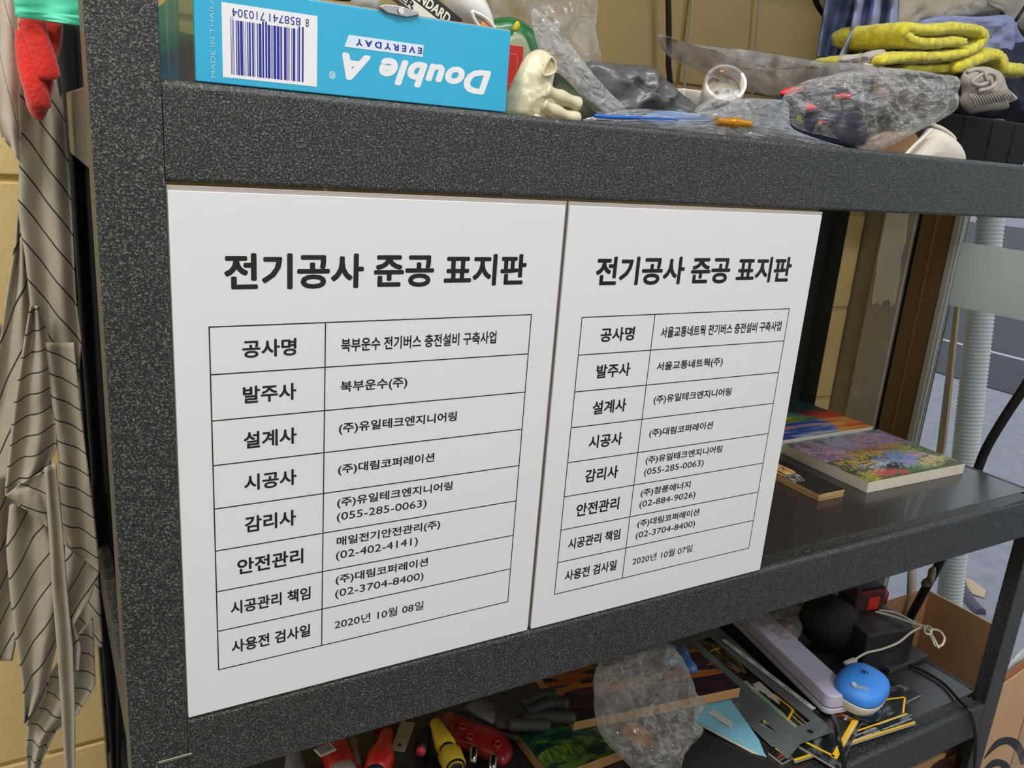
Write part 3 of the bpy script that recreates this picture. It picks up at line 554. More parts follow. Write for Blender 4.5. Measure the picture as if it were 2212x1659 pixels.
# towel: one thick sheet folded back and forth
towel = mat('yellow_terry', srgb(206, 196, 48), .95, var=.28, vscale=150, bump=1.0, bscale=260, sheen=.4)
def ribbon(name, path, y0_, y1_, th, m, parent, seed=0, fuzz=1.9, k=6):
    P_ = [PX(u, v, y=y0_) for u, v in path]; Q = []
    for i in range(len(P_) - 1):
        a, b, c, d = P_[max(0, i - 1)], P_[i], P_[i + 1], P_[min(len(P_) - 1, i + 2)]
        for t_ in range(k):
            t_ /= k; Q.append(0.5 * ((2 * b) + (c - a) * t_ + (2 * a - 5 * b + 4 * c - d) * t_ * t_ + (3 * b - a - 3 * c + d) * t_ ** 3))
    Q.append(P_[-1]); mb = MB(); n = len(Q) - 1; ny = 16; top, bot = [], []; V = []
    for s_ in (1, -1):
        for j in range(ny + 1):
            yy = y0_ + (y1_ - y0_) * j / ny; ed = min(1, (j + .0) / 1.5, (ny - j) / 1.5) ** .5 if 0 < j < ny else 0.6
            for i in range(n + 1):
                d = (Q[min(n, i + 1)] - Q[max(0, i - 1)]).normalized(); nn = Vector((-d.z, 0, d.x)); e2 = ed * (min(1, (i + .3) / 2, (n - i + .3) / 2)) ** .5
                q_ = Q[i] + Vector((0, yy - y0_, 0)) + nn * s_ * th / 2 * e2
                V.append(q_ + Vector((noise.noise(q_ * .22 + Vector((seed, 0, 0))), noise.noise(q_ * .25), noise.noise(q_ * .24 + Vector((0, 9, seed))))) * fuzz)
    M_ = (ny + 1) * (n + 1); F = []
    for s_, o_ in ((1, 0), (-1, M_)):
        F += [(o_ + j * (n + 1) + i, o_ + j * (n + 1) + i + 1, o_ + (j + 1) * (n + 1) + i + 1, o_ + (j + 1) * (n + 1) + i) for j in range(ny) for i in range(n)]
    ring = [i for i in range(n + 1)] + [j * (n + 1) + n for j in range(1, ny + 1)] + [ny * (n + 1) + i for i in range(n - 1, -1, -1)] + [j * (n + 1) for j in range(ny - 1, 0, -1)]
    F += [(ring[i], ring[(i + 1) % len(ring)], M_ + ring[(i + 1) % len(ring)], M_ + ring[i]) for i in range(len(ring))]
    mb.pts(V, F); return mb.build(name, m, parent, smooth=True)
t = root('yellow_towel', (940, 150, 128), 'thick yellow terry towel folded in layers on top of the clothes', 'towel')
ribbon('towel_fold', [(1902, 133), (1950, 124), (2010, 122), (2070, 118), (2108, 106), (2132, 84), (2122, 66), (2080, 60), (2020, 64), (1968, 60), (1962, 74), (1985, 90), (2030, 92), (2072, 88), (2090, 94)], 140, 250, 15, towel, t, 3)
ribbon('towel_fold', [(2070, 150), (2110, 132), (2150, 118), (2168, 126), (2176, 146), (2200, 150), (2230, 152)], 138, 250, 19, towel, t, 7)
ribbon('towel_fold', [(1955, 148), (2010, 150), (2060, 146), (2110, 138)], 150, 250, 13, towel, t, 9)
t = root('knit_glove', (930, 100, 100), 'rolled grey knitted cotton glove with a ribbed cuff below the yellow towel', 'glove')
kn = mat('grey_knit', srgb(172, 166, 158), .95, var=.1, vscale=80, bump=.9, bscale=650)
pillow([PX(*q, y=118) for q in ((2078, 175), (2086, 152), (2112, 144), (2140, 146), (2160, 160), (2172, 190), (2194, 214), (2170, 226), (2172, 236), (2130, 240), (2096, 244), (2078, 224), (2082, 200))], (0, -1, 0), 16, 14, 4, .03, 14, 61, k=6).build('glove_roll', kn, t, smooth=True)
MB().tube([PX(*q, y=96) for q in ((2090, 156), (2108, 150), (2122, 156), (2112, 166), (2100, 178), (2114, 184), (2132, 178), (2128, 160), (2146, 160), (2152, 176), (2140, 190), (2114, 196))], 2.6, 10).build('rolled_edge', kn, t, smooth=True)
for i in range(15):
    a = i / 14; u = 2108 + a * 82; MB().tube([PX(u, 232 - a * 16 - 4 * math.sin(a * 3), y=100 + a * 3), PX(u - 6, 214 - a * 12, y=97), PX(u - 14, 204 - a * 12, y=100)], 1.1, 6, smooth=3).build('cuff_rib', kn, t, smooth=True)
# --- cables against the wall -------------------------------------------------------------------
rub = mat('black_rubber', srgb(20, 20, 20), .4)
tag(MB().tube([PX(1441, -80, y=520), PX(1444, 20, y=520), PX(1445, 100, y=520), PX(1444, 140, y=520), PX(1448, 200, y=520), PX(1450, 420, y=520)], 4.6, 12).build('power_cable', rub, smooth=True), 'black cable hanging straight down the block wall', 'cable')
ww = mat('off_white_wire', srgb(214, 206, 190), .5)
tag(MB().tube([PX(1646, -70, y=535), PX(1636, 60, y=535), PX(1625, 200, y=535), PX(1610, 400, y=535)], 2.4, 8).build('white_wire', ww, smooth=True), 'thin off-white wire on the wall, right one of the two', 'wire')
tag(MB().tube([PX(1500, -70, y=535), PX(1491, 50, y=535), PX(1480, 160, y=535), PX(1470, 400, y=535)], 2.2, 8).build('white_wire', ww, smooth=True), 'thin off-white wire on the wall beside the black cable', 'wire')
tag(MB().tube([PX(1745, -60, y=330), PX(1762, 0, y=330), PX(1778, 28, y=330), PX(1800, 50, y=320), PX(1840, 64, y=300)], 4.2, 12).build('power_cable', rub, smooth=True), 'black cable looping down into the blue shirt', 'cable')
tag(MB().tube([PX(2230, -10, y=200), PX(2212, 18, y=200), PX(2200, 36, y=200), PX(2190, 50, y=205)], 2.4, 10).build('jacket_cord', rub, smooth=True), 'short black cord at the right edge of the grey jacket', 'cord')

# ================================================================== MIDDLE SHELF: paintings
ZM = -397.2
def paint_slab(name, corners, th, fn, nu, nv, label, cat, edge, group=None, bend=0, bottom=None):
    """corners: front-left, front-right, back-right, back-left of the top face (mm); fn(s,t)->rgb painted on the face"""
    a, b, c, d = map(Vector, corners); t = root(name, (a + c) / 2 + Vector((0, 0, -th)), label, cat, group)
    off = Vector((0, 0, -.2))
    MB().prism([p + off for p in (a, b, c, d)], (0, 0, -th)).build('stretcher_edge', edge, t, bevel=.7)
    mb = MB(); mb.grid(lambda u, v: a.lerp(b, u).lerp(d.lerp(c, u), v), nu, nv)
    mb.col = [tuple(srgb(*fn(i / nu, j / nv))) for j in range(nv + 1) for i in range(nu + 1)]; mb.uv = None
    mb.build('painted_face', PAINT, t); return t
PAINT = attr_mat('oil_paint_face', .45, bump=.4, bscale=600)
def fbm(x, y, s=0): return noise.fractal(Vector((x, y, s)), 1.0, 2.0, 5)
def mixc(a, b, t): t = max(0, min(1, t)); return tuple(a[i] + (b[i] - a[i]) * t for i in range(3))
def daubs(spec, seed, base):
    """spec: (s, t, rs, rt, colour, count, spread) clusters of brush daubs"""
    rd = random.Random(seed); D = []
    for (s_, t_, rs, rt, colr, cnt, size) in spec:
        for _ in range(int(cnt * 1.5)):
            gr = sum(colr) / 3; cc = tuple(max(0, min(255, c * .8 + gr * .2 + rd.uniform(-22, 22))) for c in colr)
            D.append((s_ + rd.gauss(0, rs), t_ + rd.gauss(0, rt), size * rd.uniform(.4, 1.0), size * rd.uniform(.2, .6), rd.uniform(0, 3.14), cc))
    cells = {}
    for k_, (x, y, a, b, th, cc) in enumerate(D):
        r = max(a, b)
        for i in range(int((x - r) * 20), int((x + r) * 20) + 1):
            for j in range(int((y - r) * 20), int((y + r) * 20) + 1): cells.setdefault((i, j), []).append(k_)
    def fn(s_, t_):
        c = base(s_, t_)
        for k_ in cells.get((int(s_ * 20), int(t_ * 20)), ()):
            x, y, a, b, th, cc = D[k_]; dx, dy = s_ - x, t_ - y; p = dx * math.cos(th) + dy * math.sin(th); q = -dx * math.sin(th) + dy * math.cos(th)
            e = (p / a) ** 2 + (q / b) ** 2
            if e < 1: c = mixc(c, cc, min(.85, (1 - e) * 1.6))
        return c
    return fn
def gbase(s_, t_):
    c = mixc((92, 104, 62), (126, 118, 96), t_ * 2.4)
    if t_ > .42: c = mixc(c, (196, 190, 206), (t_ - .42) * 6)
    if t_ > .7: c = mixc(c, (170, 176, 210), (t_ - .7) * 2)
    return mixc(c, (40, 50, 30), .3 + .5 * fbm(s_ * 6, t_ * 6))
garden = daubs([(.50, .30, .14, .05, (112, 140, 190), 60, .06), (.66, .42, .09, .04, (120, 150, 205), 60, .05), (.47, .85, .06, .06, (170, 186, 222), 40, .06),
    (.18, .70, .12, .10, (205, 160, 196), 170, .035), (.10, .58, .08, .05, (150, 110, 150), 60, .03), (.72, .80, .14, .08, (208, 156, 200), 150, .035), (.86, .72, .08, .06, (180, 140, 190), 60, .03),
    (.24, .38, .10, .05, (200, 160, 60), 60, .03), (.42, .56, .09, .04, (196, 120, 60), 60, .03), (.50, .50, .08, .03, (205, 178, 62), 50, .028), (.60, .60, .06, .03, (190, 90, 100), 40, .02),
    (.80, .56, .06, .04, (190, 120, 60), 40, .03), (.86, .46, .07, .05, (160, 166, 60), 80, .03), (.76, .60, .05, .02, (214, 160, 50), 30, .025),
    (.34, .27, .08, .04, (196, 196, 190), 60, .022), (.20, .14, .06, .04, (226, 150, 132), 40, .028), (.24, .09, .05, .03, (214, 84, 60), 40, .024), (.44, .20, .06, .03, (50, 52, 40), 40, .03),
    (.34, .10, .03, .03, (226, 60, 96), 40, .026), (.42, .06, .02, .02, (220, 70, 80), 20, .024), (.08, .10, .05, .06, (170, 168, 60), 60, .03), (.60, .08, .10, .03, (86, 124, 76), 90, .028),
    (.76, .14, .10, .04, (188, 180, 90), 100, .028), (.88, .22, .07, .04, (206, 184, 130), 70, .028), (.92, .06, .05, .03, (90, 84, 66), 40, .03), (.60, .22, .05, .04, (140, 150, 200), 40, .04), (.82, .33, .06, .03, (200, 140, 190), 40, .025),
    (.96, .40, .03, .08, (80, 96, 50), 40, .03)], 5, gbase)
cream = mat('primed_canvas_edge', srgb(222, 216, 200), .8, var=.03, bump=.2, bscale=500)
paint_slab('garden_painting', [PX(1877, 1041.7, z=-380), PX(2086, 1001, z=-380), PX(1895.7, 927, z=-380), PX(1692, 958, z=-380)], 17, garden, 260, 190, 'canvas painting of a pink blossom garden and pond, nearest the front', 'painting', cream)
def sea(s_, t_):
    n_ = fbm(s_ * 3 + t_ * 6, t_ * 14, 2)
    if s_ > .62 + .12 * math.sin(t_ * 5):
        c = mixc((236, 110, 50), (250, 190, 96), .5 + n_ * 1.2); c = mixc(c, (190, 30, 40), (t_ - .25) * 3.5)
        return mixc(c, (24, 60, 60), (t_ - .5) * 6)
    if t_ < .36: return mixc(mixc((44, 84, 190), (200, 215, 240), .4 + n_ * 1.6), (236, 130, 96), (t_ - .18) * 5 + n_ * 2 - s_ * .8)
    c = mixc((70, 150, 50), (226, 190, 30), .4 + fbm(s_ * 5, t_ * 5, 7) * 2.2)
    c = mixc(c, (50, 120, 130), (s_ - .2) * 1.6 + n_)
    return mixc(c, (22, 52, 50), (t_ - .62) * 5 + fbm(s_ * 8, t_ * 8) * .6)
pA, pB = PX(1886, 921, z=-374), PX(1692, 952, z=-374)
fl = Vector((pB.x - 120, pA.y, -374))
paint_slab('sunset_painting', [fl, Vector((pA.x, pA.y, -374)), Vector((pA.x - 6, 446, -374)), Vector((fl.x - 4, 446, -374))], 23, lambda s_, t_: sea(max(0, (s_ - .35) / .65), t_), 240, 120, 'canvas painting of blue sea, orange sunset and green hills, at the back', 'painting', cream)
wood = NT('plywood_edge'); mpn = wood.add('ShaderNodeMapping'); mpn.inputs['Scale'].default_value = (12, 12, 500); wood.link(wood.coord(), mpn.inputs[0]); n = wood.add('ShaderNodeTexNoise', Scale=1.5, Detail=4.0); wood.link(mpn.outputs[0], n.inputs['Vector'])
wood.link(ramp(wood, n.outputs[0], [(.35, srgb(150, 112, 74)), (.6, srgb(206, 168, 118))]), wood.b.inputs['Base Color']); wood.b.inputs['Roughness'].default_value = .7
def tiger(s_, t_):
    e = ((s_ - .12) / .55) ** 2 + ((t_ - .42) / .24) ** 2
    if t_ > .2 and e < 1 and fbm(s_ * 9, t_ * 9) > -.28:
        c = mixc((216, 150, 76), (244, 208, 140), .5 + fbm(s_ * 14, t_ * 10, 3) * 2.4)
        if t_ < .33: c = mixc((40, 48, 66), (196, 190, 170), .25 + fbm(s_ * 22, t_ * 22, 4) * 2.2)
        return c
    return (34, 32, 32)
paint_slab('tiger_plaque', [PX(1770, 1068, z=-386), PX(1825, 1057, z=-386), Vector((PX(1825, 1057, z=-386).x + 2, 330, -386)), Vector((PX(1770, 1068, z=-386).x + 2, 330, -386))], 11, tiger, 70, 250, 'black plywood plaque with a golden animal picture beside the garden painting', 'plaque', wood.m)

# ================================================================== LOWER SHELF
ZL = -752
bt = mat('black_tool_plastic', srgb(26, 26, 27), .5, bump=.2, bscale=400)
# magazines
def mag(cover, corners, z, label, seed, lines):
    ps = [PX(*q, z=z) for q in corners]; t = root('magazine', sum(ps, Vector()) / 4, label, 'magazine', 'black and yellow magazines')
    MB().prism([p + Vector((0, 0, -.3)) for p in ps], (0, 0, -3.2)).build('pages', mat('page_edges', srgb(170, 166, 156), .8), t)
    nu, nv = 110, 110; a, b, c, d = ps; mb = MB(); mb.grid(lambda u, v: a.lerp(b, u).lerp(d.lerp(c, u), v), nu, nv)
    mb.col = [tuple(srgb(*cover(i / nu, j / nv))) for j in range(nv + 1) for i in range(nu + 1)]; mb.uv = None
    mb.build('cover', attr_mat('glossy_cover', .3, coat=.3), t)
    Yc = mat('cover_yellow', srgb(240, 184, 20), .4); Wc = mat('cover_white', srgb(220, 220, 216), .4)
    for kind, s0, t0, s1, t1, w2 in lines:
        A = a.lerp(b, s0).lerp(d.lerp(c, s0), t0); B = a.lerp(b, s1).lerp(d.lerp(c, s1), t1); dv = (B - A).normalized(); pv = Vector((-dv.y, dv.x, 0)); up = Vector((0, 0, .25))
        if kind == 'y': MB().pts([A - pv * w2 + up, B - pv * w2 + up, B + pv * w2 + up, A + pv * w2 + up], [(0, 1, 2, 3)]).build('yellow_stripe', Yc, t)
        else: text(kind, (0, (B - A).length, -w2, w2), A + Vector((0, 0, .3)), dv, pv, Wc, t, 'cover_lettering', bold=.02)
    return t
def dcov(seed):
    def f(s_, t_):
        n_ = fbm(s_ * 7, t_ * 7, seed)
        c = mixc((22, 24, 26), (92, 104, 104), n_ * 2.2)
        return mixc(c, (150, 60, 44), (fbm(s_ * 4, t_ * 4, seed + 5) - .25) * 4)
    return f
mag(dcov(1), [(1660, 1625), (1690, 1648), (1990, 1500), (1840, 1430)], ZL + 4.5, 'dark magazine at the bottom of the pile', 1, [('y', .1, .05, .95, .05, 1)])
mag(lambda s_, t_: mixc(dcov(2)(s_, t_), (226, 180, 30), 1 if .0 < t_ < .05 else 0), [(1718, 1645), (1978, 1562), (1948, 1478), (1650, 1540)], ZL + 8, 'magazine with a yellow bordered black cover and white contact lines', 2,
    [('y', .34, .18, .96, .26, 1.4), ('y', .93, .30, .99, .66, 1.4), ('y', .99, .66, .80, .72, 1.6), ('www.artbmaker.co.kr', .44, .04, .70, .07, 1.7), ('master@artbmaker.co.kr', .72, .08, .98, .12, 1.5), ('master@artbmaker.co.kr', .70, .20, .92, .24, 1.1), ('artbmaker.co.kr', .50, .12, .68, .16, 1.1), ('고객센터', .30, .02, .42, .04, 1.6)])
mag(dcov(3), [(1812, 1662), (1886, 1508), (1760, 1450), (1640, 1560)], ZL + 11.5, 'magazine lying askew with a wide yellow spine strip', 3,
    [('y', .08, .10, .94, .06, 4.2), ('y', .10, .10, .04, .98, 2.2), ('y', .62, .1, .60, .4, 1.5), ('artmaker.co.kr', .30, .08, .72, .06, 1.7), ('MAKER', .74, .2, .55, .2, 1.6)])
mag(lambda s_, t_: (202, 196, 188) if fbm(s_ * 3, t_ * 3, 8) > -.15 and s_ < .5 and t_ < .45 else ((136, 170, 132) if s_ < .2 and t_ < .5 else mixc((20, 20, 18), (120, 100, 60), fbm(s_ * 9, t_ * 9, 4) * 2.5)), [(1730, 1590), (1775, 1555), (1560, 1362), (1490, 1375)], ZL + 13.5, 'magazine lying under the slotted steel plate', 4,
    [('y', .1, .12, .55, .16, 1.6), ('y', .55, .16, .5, .32, 1.6), ('y', .5, .62, .5, .98, 1.2), ('y', .1, .82, .9, .84, 1.2)])
# slotted steel plate with folded edge
zf = ZL + 16.5; t = root('steel_plate', (840, 180, zf), 'grey slotted steel plate with a folded edge lying on the magazines', 'metal plate')
sp = mat('galvanised_paint', srgb(112, 120, 122), .42, metal=.35, var=.06, vscale=12)
def fp(u, v, dz=0): p = PX(u, v, z=zf); return Vector((p.x, p.y, zf + dz))
o1, o2 = fp(1730, 1606), fp(1802, 1579); i1, i2 = fp(1717, 1571.6), fp(1751, 1557.6); bl_, br_ = fp(1493, 1388), fp(1566, 1366)
j1, j2 = fp(1505, 1384), fp(1534, 1376)
dirv = (bl_ - o1).normalized(); far = 60
plate = [([o1, o2, i2, i1]), ([o1, i1, j1, bl_]), ([i2, o2, br_, j2]), ([bl_, j1, j2, br_]), ([bl_, br_, br_ + dirv * far, bl_ + dirv * far])]
mb = MB()
for q in plate: mb.prism(q, (0, 0, -1.2))
mb.build('slotted_face', sp, t)
l1, l2 = fp(1702, 1626, -13), fp(1457, 1400, -13)
MB().prism([o1, bl_ + dirv * far, l2 + dirv * far, l1], (0.6, 0.6, -1)).build('folded_flange', sp, t)
MB().lathe(fp(1750, 1580, .05), (0, 0, 1), [(0, 4.2), (.25, 4.2)], 20).build('slot_hole', bt, t)
# label strip
A, B = fp(1562, 1383, .8), fp(1758, 1533, .8)
t = root('label_strip', A, 'long white label strip with small Korean lettering on the steel plate', 'label')
dv = (B - A).normalized(); pv = Vector((-dv.y, dv.x, 0)); Lg = (B - A).length
MB().obox((A + B) / 2 + Vector((0, 0, .3)), dv * Lg / 2, pv * 4.2, (0, 0, .4)).build('strip', mat('label_white', srgb(206, 208, 204), .4), t)
for i, s_ in enumerate(('매입등1', '조명1', '조명2', '매입등2', '전열2', '전등2')):
    text(s_, (Lg * (.06 + i * .158), Lg * (.06 + i * .158) + 17, -2.2, 2.2), A + Vector((0, 0, .75)), dv, pv, MT['ink'], t, bold=.01)
# lavender plastic bar (multi-tap housing)
lav = mat('lavender_white_plastic', srgb(206, 200, 226), .35, coat=.2)
t = root('power_strip', (930, 180, ZL + 16), 'long pale lavender plastic power strip with rounded ends', 'power strip'); pstrip = t
za = -703; a = PX(1785, 1492, z=za); b = PX(1630, 1345, z=za); dv = (Vector((b.x, b.y, 0)) - Vector((a.x, a.y, 0))).normalized(); pv = Vector((dv.y, -dv.x, 0))
if pv.x < 0: pv = -pv
near = PX(1800, 1512, z=za) ; L_, Wd = 300, 50
def bar(z_lo, z_hi, inset, m, name):
    P = []; c0 = near + dv * (6 + inset)
    for i in range(9): an = math.pi / 2 * i / 8; r = 13; P.append(c0 + pv * (inset + r - r * math.cos(an) ) + dv * (r - r * math.sin(an)))
    for i in range(9): an = math.pi / 2 * i / 8; r = 13; P.append(c0 + pv * (Wd - inset - r + r * math.sin(an)) + dv * (r - r * math.cos(an)))
    P += [c0 + pv * (Wd - inset) + dv * L_, c0 + pv * inset + dv * L_]
    return MB().prism([Vector((p.x, p.y, z_lo)) for p in P], (0, 0, z_hi - z_lo)).build(name, m, t, bevel=2.2 if not inset else .2)
near = near - pv * 2
bar(ZL + 16.5, -725.3, 0, lav, 'lower_shell'); bar(-725.4, -724.4, .7, mat('seam_line', srgb(120, 116, 134), .5), 'seam'); bar(-724.3, za, 0, lav, 'upper_shell')
# blue and white vaporiser
c = PX(1862, 1482, z=-702); vx = Vector((.95, .28, 0)); vy = Vector((-.25, .9, .3)).normalized(); up = Vector((-.04, -.10, 1)).normalized(); vx = (vx - up * vx.dot(up)).normalized(); vy = up.cross(vx)
t = root('plug_in_vaporiser', (c.x, c.y, ZL + 12), 'blue and white plug-in vaporiser with a clear bottle, at the end of the power strip', 'vaporiser')
def sup(name, zf_, m, a0, a1, rx=45, ry=36, cc=c):
    mb = MB(); ks = 10; V = []; F = []; n = 36
    for i in range(ks + 1):
        h = a0 + (a1 - a0) * i / ks; f_ = max(0.001, zf_(h))
        for j in range(n):
            an = 2 * math.pi * j / n; ex = .8; V.append(cc + vx * rx * f_ * math.copysign(abs(math.cos(an)) ** ex, math.cos(an)) + vy * ry * f_ * math.copysign(abs(math.sin(an)) ** ex, math.sin(an)) + up * h)
    F = [(i * n + j, i * n + (j + 1) % n, (i + 1) * n + (j + 1) % n, (i + 1) * n + j) for i in range(ks) for j in range(n)] + [tuple(range(n)), tuple(range(ks * n, (ks + 1) * n))]
    return mb.pts(V, F).build(name, m, t, smooth=True)
cb = mat('sky_blue_plastic', srgb(58, 136, 228), .5); cw = mat('cream_plastic', srgb(226, 220, 208), .45)
sup('blue_top', lambda h: math.sqrt(max(0, 1 - (max(0, h) / 22.2) ** 2.6)), cb, -4, 22)
sup('white_base', lambda h: 1.0 - .16 * ((-4 - h) / 20) ** 2, cw, -28, -4.2)
vc = c + up * 21.4 + vx * 4 + vy * 4
MB().lathe(vc, up, [(0, 3.4), (.9, 3.4)], 20).build('vent_hole', mat('vent_dark', srgb(14, 20, 60), .6), t)
ringm = mat('vent_blue', srgb(36, 84, 170), .5)
for k_ in range(3):
    P_ = [vc + up * .3 + (vx * math.cos(a_) + vy * math.sin(a_)) * 6.6 for a_ in [k_ * 2.09 + .2 + .2 * i for i in range(8)]]
    MB().tube(P_, .9, 6).build('vent_slot', ringm, t, smooth=True)
sw = mat('grey_button', srgb(110, 142, 176), .4); bc_ = PX(1826, 1457, z=-697); bc_ = bc_ + up * 1.5
B0 = c + vx * -31 + vy * 4 + up * 13.5; B1 = c + vx * -22 - vy * 15 + up * 13
MB().tube([B0 + up * 1, (B0 + B1) / 2 + up * 2.2, B1 + up * 1], 5.0, 14).build('switch', sw, t, smooth=True)
MB().lathe(B0 + up * 4, up, [(0, 4), (2.5, 3.6)], 16).build('switch_knob', mat('light_button', srgb(186, 200, 206), .35), t)
glb = film('blue_bottle_glass', tint=(.45, .62, .74, 1), body=.25, edge=.7, rough=.05, bodycol=srgb(40, 70, 96))
bp_ = Vector((c.x - 2, c.y - 6, ZL + 12)); MB().lathe(bp_, (0, 0, 1), [(0, 27), (3, 31), (14, 31), (18, 26), (20, 14)], 28).build('glass_bottle', glb, t, smooth=True)
# charger with battery
t = root('battery_charger', (1115, 170, ZL), 'black battery charger with red and black battery on top', 'charger')
ch = mat('charger_black', srgb(48, 46, 50), .45, var=.1)
zt = -680; p1, p2 = PX(1875, 1375, z=zt), PX(1980, 1358, z=zt); back = Vector((18, 78, 0))
MB().prism([Vector((p.x, p.y, ZL + .5)) for p in (p1, p2, p2 + back, p1 + back)], (0, 0, zt - ZL)).build('charger_body', ch, t, bevel=3)
q = p1 + back * .35
for i in range(10):
    a_ = p1.lerp(p2, .12 + .078 * i) + back * .16 + Vector((0, 0, .35)); MB().obox(a_, (1.6, 0, 0), back.normalized() * 6, (0, 0, .5)).build('vent_slot', MT['ink'], t)
e = (p2 - p1); e.z = 0; e.normalize(); Oc = Vector((p1.x, p1.y, ZL)) + Vector((0, -.3, 0)); wc = (p2 - p1).length
lg = mat('faint_print', srgb(92, 110, 98), .6)
for i, s_ in enumerate(('INPUT 220V~60Hz', 'OUTPUT 14.4V DC', 'FOR INDOOR USE ONLY', 'MADE IN CHINA')): text(s_, (wc * .42, wc * (.8 + .03 * (i % 2)), 30 - i * 5.2, 33 - i * 5.2), Oc, e, (0, 0, 1), lg, t, 'rating_print', lift=.5)
zq = -676; q1, q2 = PX(1846, 1322, z=zq), PX(1908, 1312, z=zq)
MB().prism([Vector((p.x, p.y, zt)) for p in (q1, q2, q2 + Vector((6, 44, 0)), q1 + Vector((6, 44, 0)))], (0, 0, 44)).build('battery', mat('battery_grey', srgb(62, 44, 46), .5), t, bevel=4, seg=3)
ev = (q2 - q1); ev.z = 0; ev.normalize(); hv = Vector((0, 0, 1)); nv_ = ev.cross(hv)
oq = Vector((q1.x, q1.y, zt)); wq = (q2 - q1).length
MB().obox(oq + ev * wq * .58 + hv * 16 + nv_ * .6, ev * 12, nv_ * 2, hv * 12).build('red_latch', mat('latch_red', srgb(206, 42, 34), .4), t, bevel=1)
MB().obox(oq + ev * wq * .5 + hv * 38 + nv_ * .2, ev * wq * .42, nv_ * 1.6, hv * 4).build('red_band', mat('band_red', srgb(120, 32, 34), .5), t, bevel=1)
for i in range(8): MB().obox(oq + ev * wq * (.16 + .1 * i) + hv * 43.6 + nv_ * -3, ev * 1.4, nv_ * 3, hv * 1.2).build('grip_rib', bt, t)
t = tag(ell('polishing_pad', PX(1806, 1366, z=-700) + Vector((20, 30, 0)), Vector((6, 8, 46)), 54, 46, mat('matt_black_rubber', srgb(14, 14, 14), .75)), 'large round matt black pad beside the charger', 'pad')
t = tag(MB().lathe(PX(1932, 1318, z=-690) + Vector((10, 40, -8)), (.1, .1, 1), [(0, 15), (20, 16), (24, 14), (26, 8)], 22).build('red_jar', mat('dull_red_cap', srgb(150, 52, 54), .5), smooth=True), 'dull red round jar top behind the charger', 'jar')
pz = PX(2007, 1415, z=ZL + 9); 
t = tag(MB().box(pz.x - 105, pz.x, pz.y, pz.y + 70, ZL + .5, ZL + 9).build('thin_black_case', mat('case_grey_black', srgb(70, 68, 70), .35), bevel=1.2), 'thin flat dark case under the charger corner', 'case')
# white charging cable with knot
wc_ = mat('white_cable', srgb(222, 216, 198), .45); t = root('charging_cable', (1100, 110, ZL + 60), 'off-white charging cable tied in a knot over the charger', 'cable')
def cab(pts, r=1.9, nm='cable_run', m=wc_): return MB().tube([PX(u, v, z=z) for u, v, z in pts], r, 10, smooth=6).build(nm, m, t, smooth=True)
cab([(1846, 1425, -694), (1872, 1410, -690), (1905, 1402, -684), (1940, 1388, -676), (1968, 1366, -672), (1990, 1356, -670), (2005, 1360, -668)])
cab([(1890, 1321, -676), (1925, 1330, -674), (1960, 1342, -672), (1995, 1356, -670), (2012, 1366, -670)])
cab([(1898, 1318, -676), (1935, 1324, -672), (1975, 1344, -670), (2008, 1358, -668), (2012, 1366, -668)])
cab([(2010, 1360, -668), (2028, 1362, -668), (2040, 1378, -670), (2034, 1394, -676), (2020, 1394, -680), (2014, 1380, -676), (2006, 1366, -670)])
cab([(2008, 1364, -667), (2018, 1380, -668), (2028, 1400, -672)], 1.6)
cab([(1994, 1356, -667), (2004, 1352, -664), (2012, 1358, -664), (2008, 1370, -666), (1998, 1366, -664), (1998, 1354, -664), (2010, 1364, -663)], 1.6, 'knot')
A, B = PX(1826, 1434, z=-696), PX(1848, 1425, z=-694); MB().obox((A + B) / 2, (B - A) / 2, (0, 4, 0), (0, 0, 2.5)).build('cable_plug', MT['white'], t, bevel=1)
t = tag(MB().tube([PX(*q[:2], z=q[2]) for q in ((1965, 1436, ZL + 4), (2000, 1452, ZL + 4), (2040, 1478, ZL + 4), (2072, 1512, ZL + 6), (2094, 1535, ZL + 7))] + [PX(2104, 1565, y=-4), PX(2108, 1600, y=-5), PX(2106, 1660, y=-6), PX(2104, 1720, y=-6)], 2.6, 12, smooth=8).build('charger_cord', rub, smooth=True), 'thin black cord from the charger over the front edge at right', 'cord')
MB().tube([PX(1800, 1548, z=ZL + 22), PX(1806, 1570, y=20), PX(1812, 1600, y=-2), PX(1822, 1640, y=-6), PX(1828, 1700, y=-6)], 3.6, 12, smooth=8).build('cord', rub, pstrip, smooth=True)
# light blue envelope
t = root('blue_folder', (745, 140, ZL), 'torn light blue paper folder with a pale sticker, left of the steel plate', 'folder')
en = mat('light_blue_paper', srgb(128, 190, 212), .7, var=.05)
E1, E2, E3, E4 = PX(1500, 1556, z=ZL + 9), PX(1654, 1634, z=ZL + 3), PX(1572, 1502, z=ZL + 9), PX(1500, 1508, z=ZL + 9)
MB().prism([E1, E2, PX(1640, 1598, z=ZL + 5), E3, E4], (0, 0, -1.5)).build('folder_cover', en, t, bevel=.3)
MB().prism([E1 + Vector((0, -1, -2)), PX(1560, 1592, z=ZL + 4), PX(1625, 1626, z=ZL + 2), E2 + Vector((2, 0, -1)), E3 + Vector((0, 0, -4))], (0, 0, -1.2)).build('folder_pages', mat('cream_paper', srgb(206, 204, 180), .8), t)
MB().prism([PX(1530, 1540, z=ZL + 9.6), PX(1578, 1572, z=ZL + 8.6), PX(1586, 1562, z=ZL + 8.8), PX(1540, 1532, z=ZL + 9.6)], (0, 0, -.4)).build('sticker', mat('pale_sticker', srgb(200, 204, 196), .5), t)
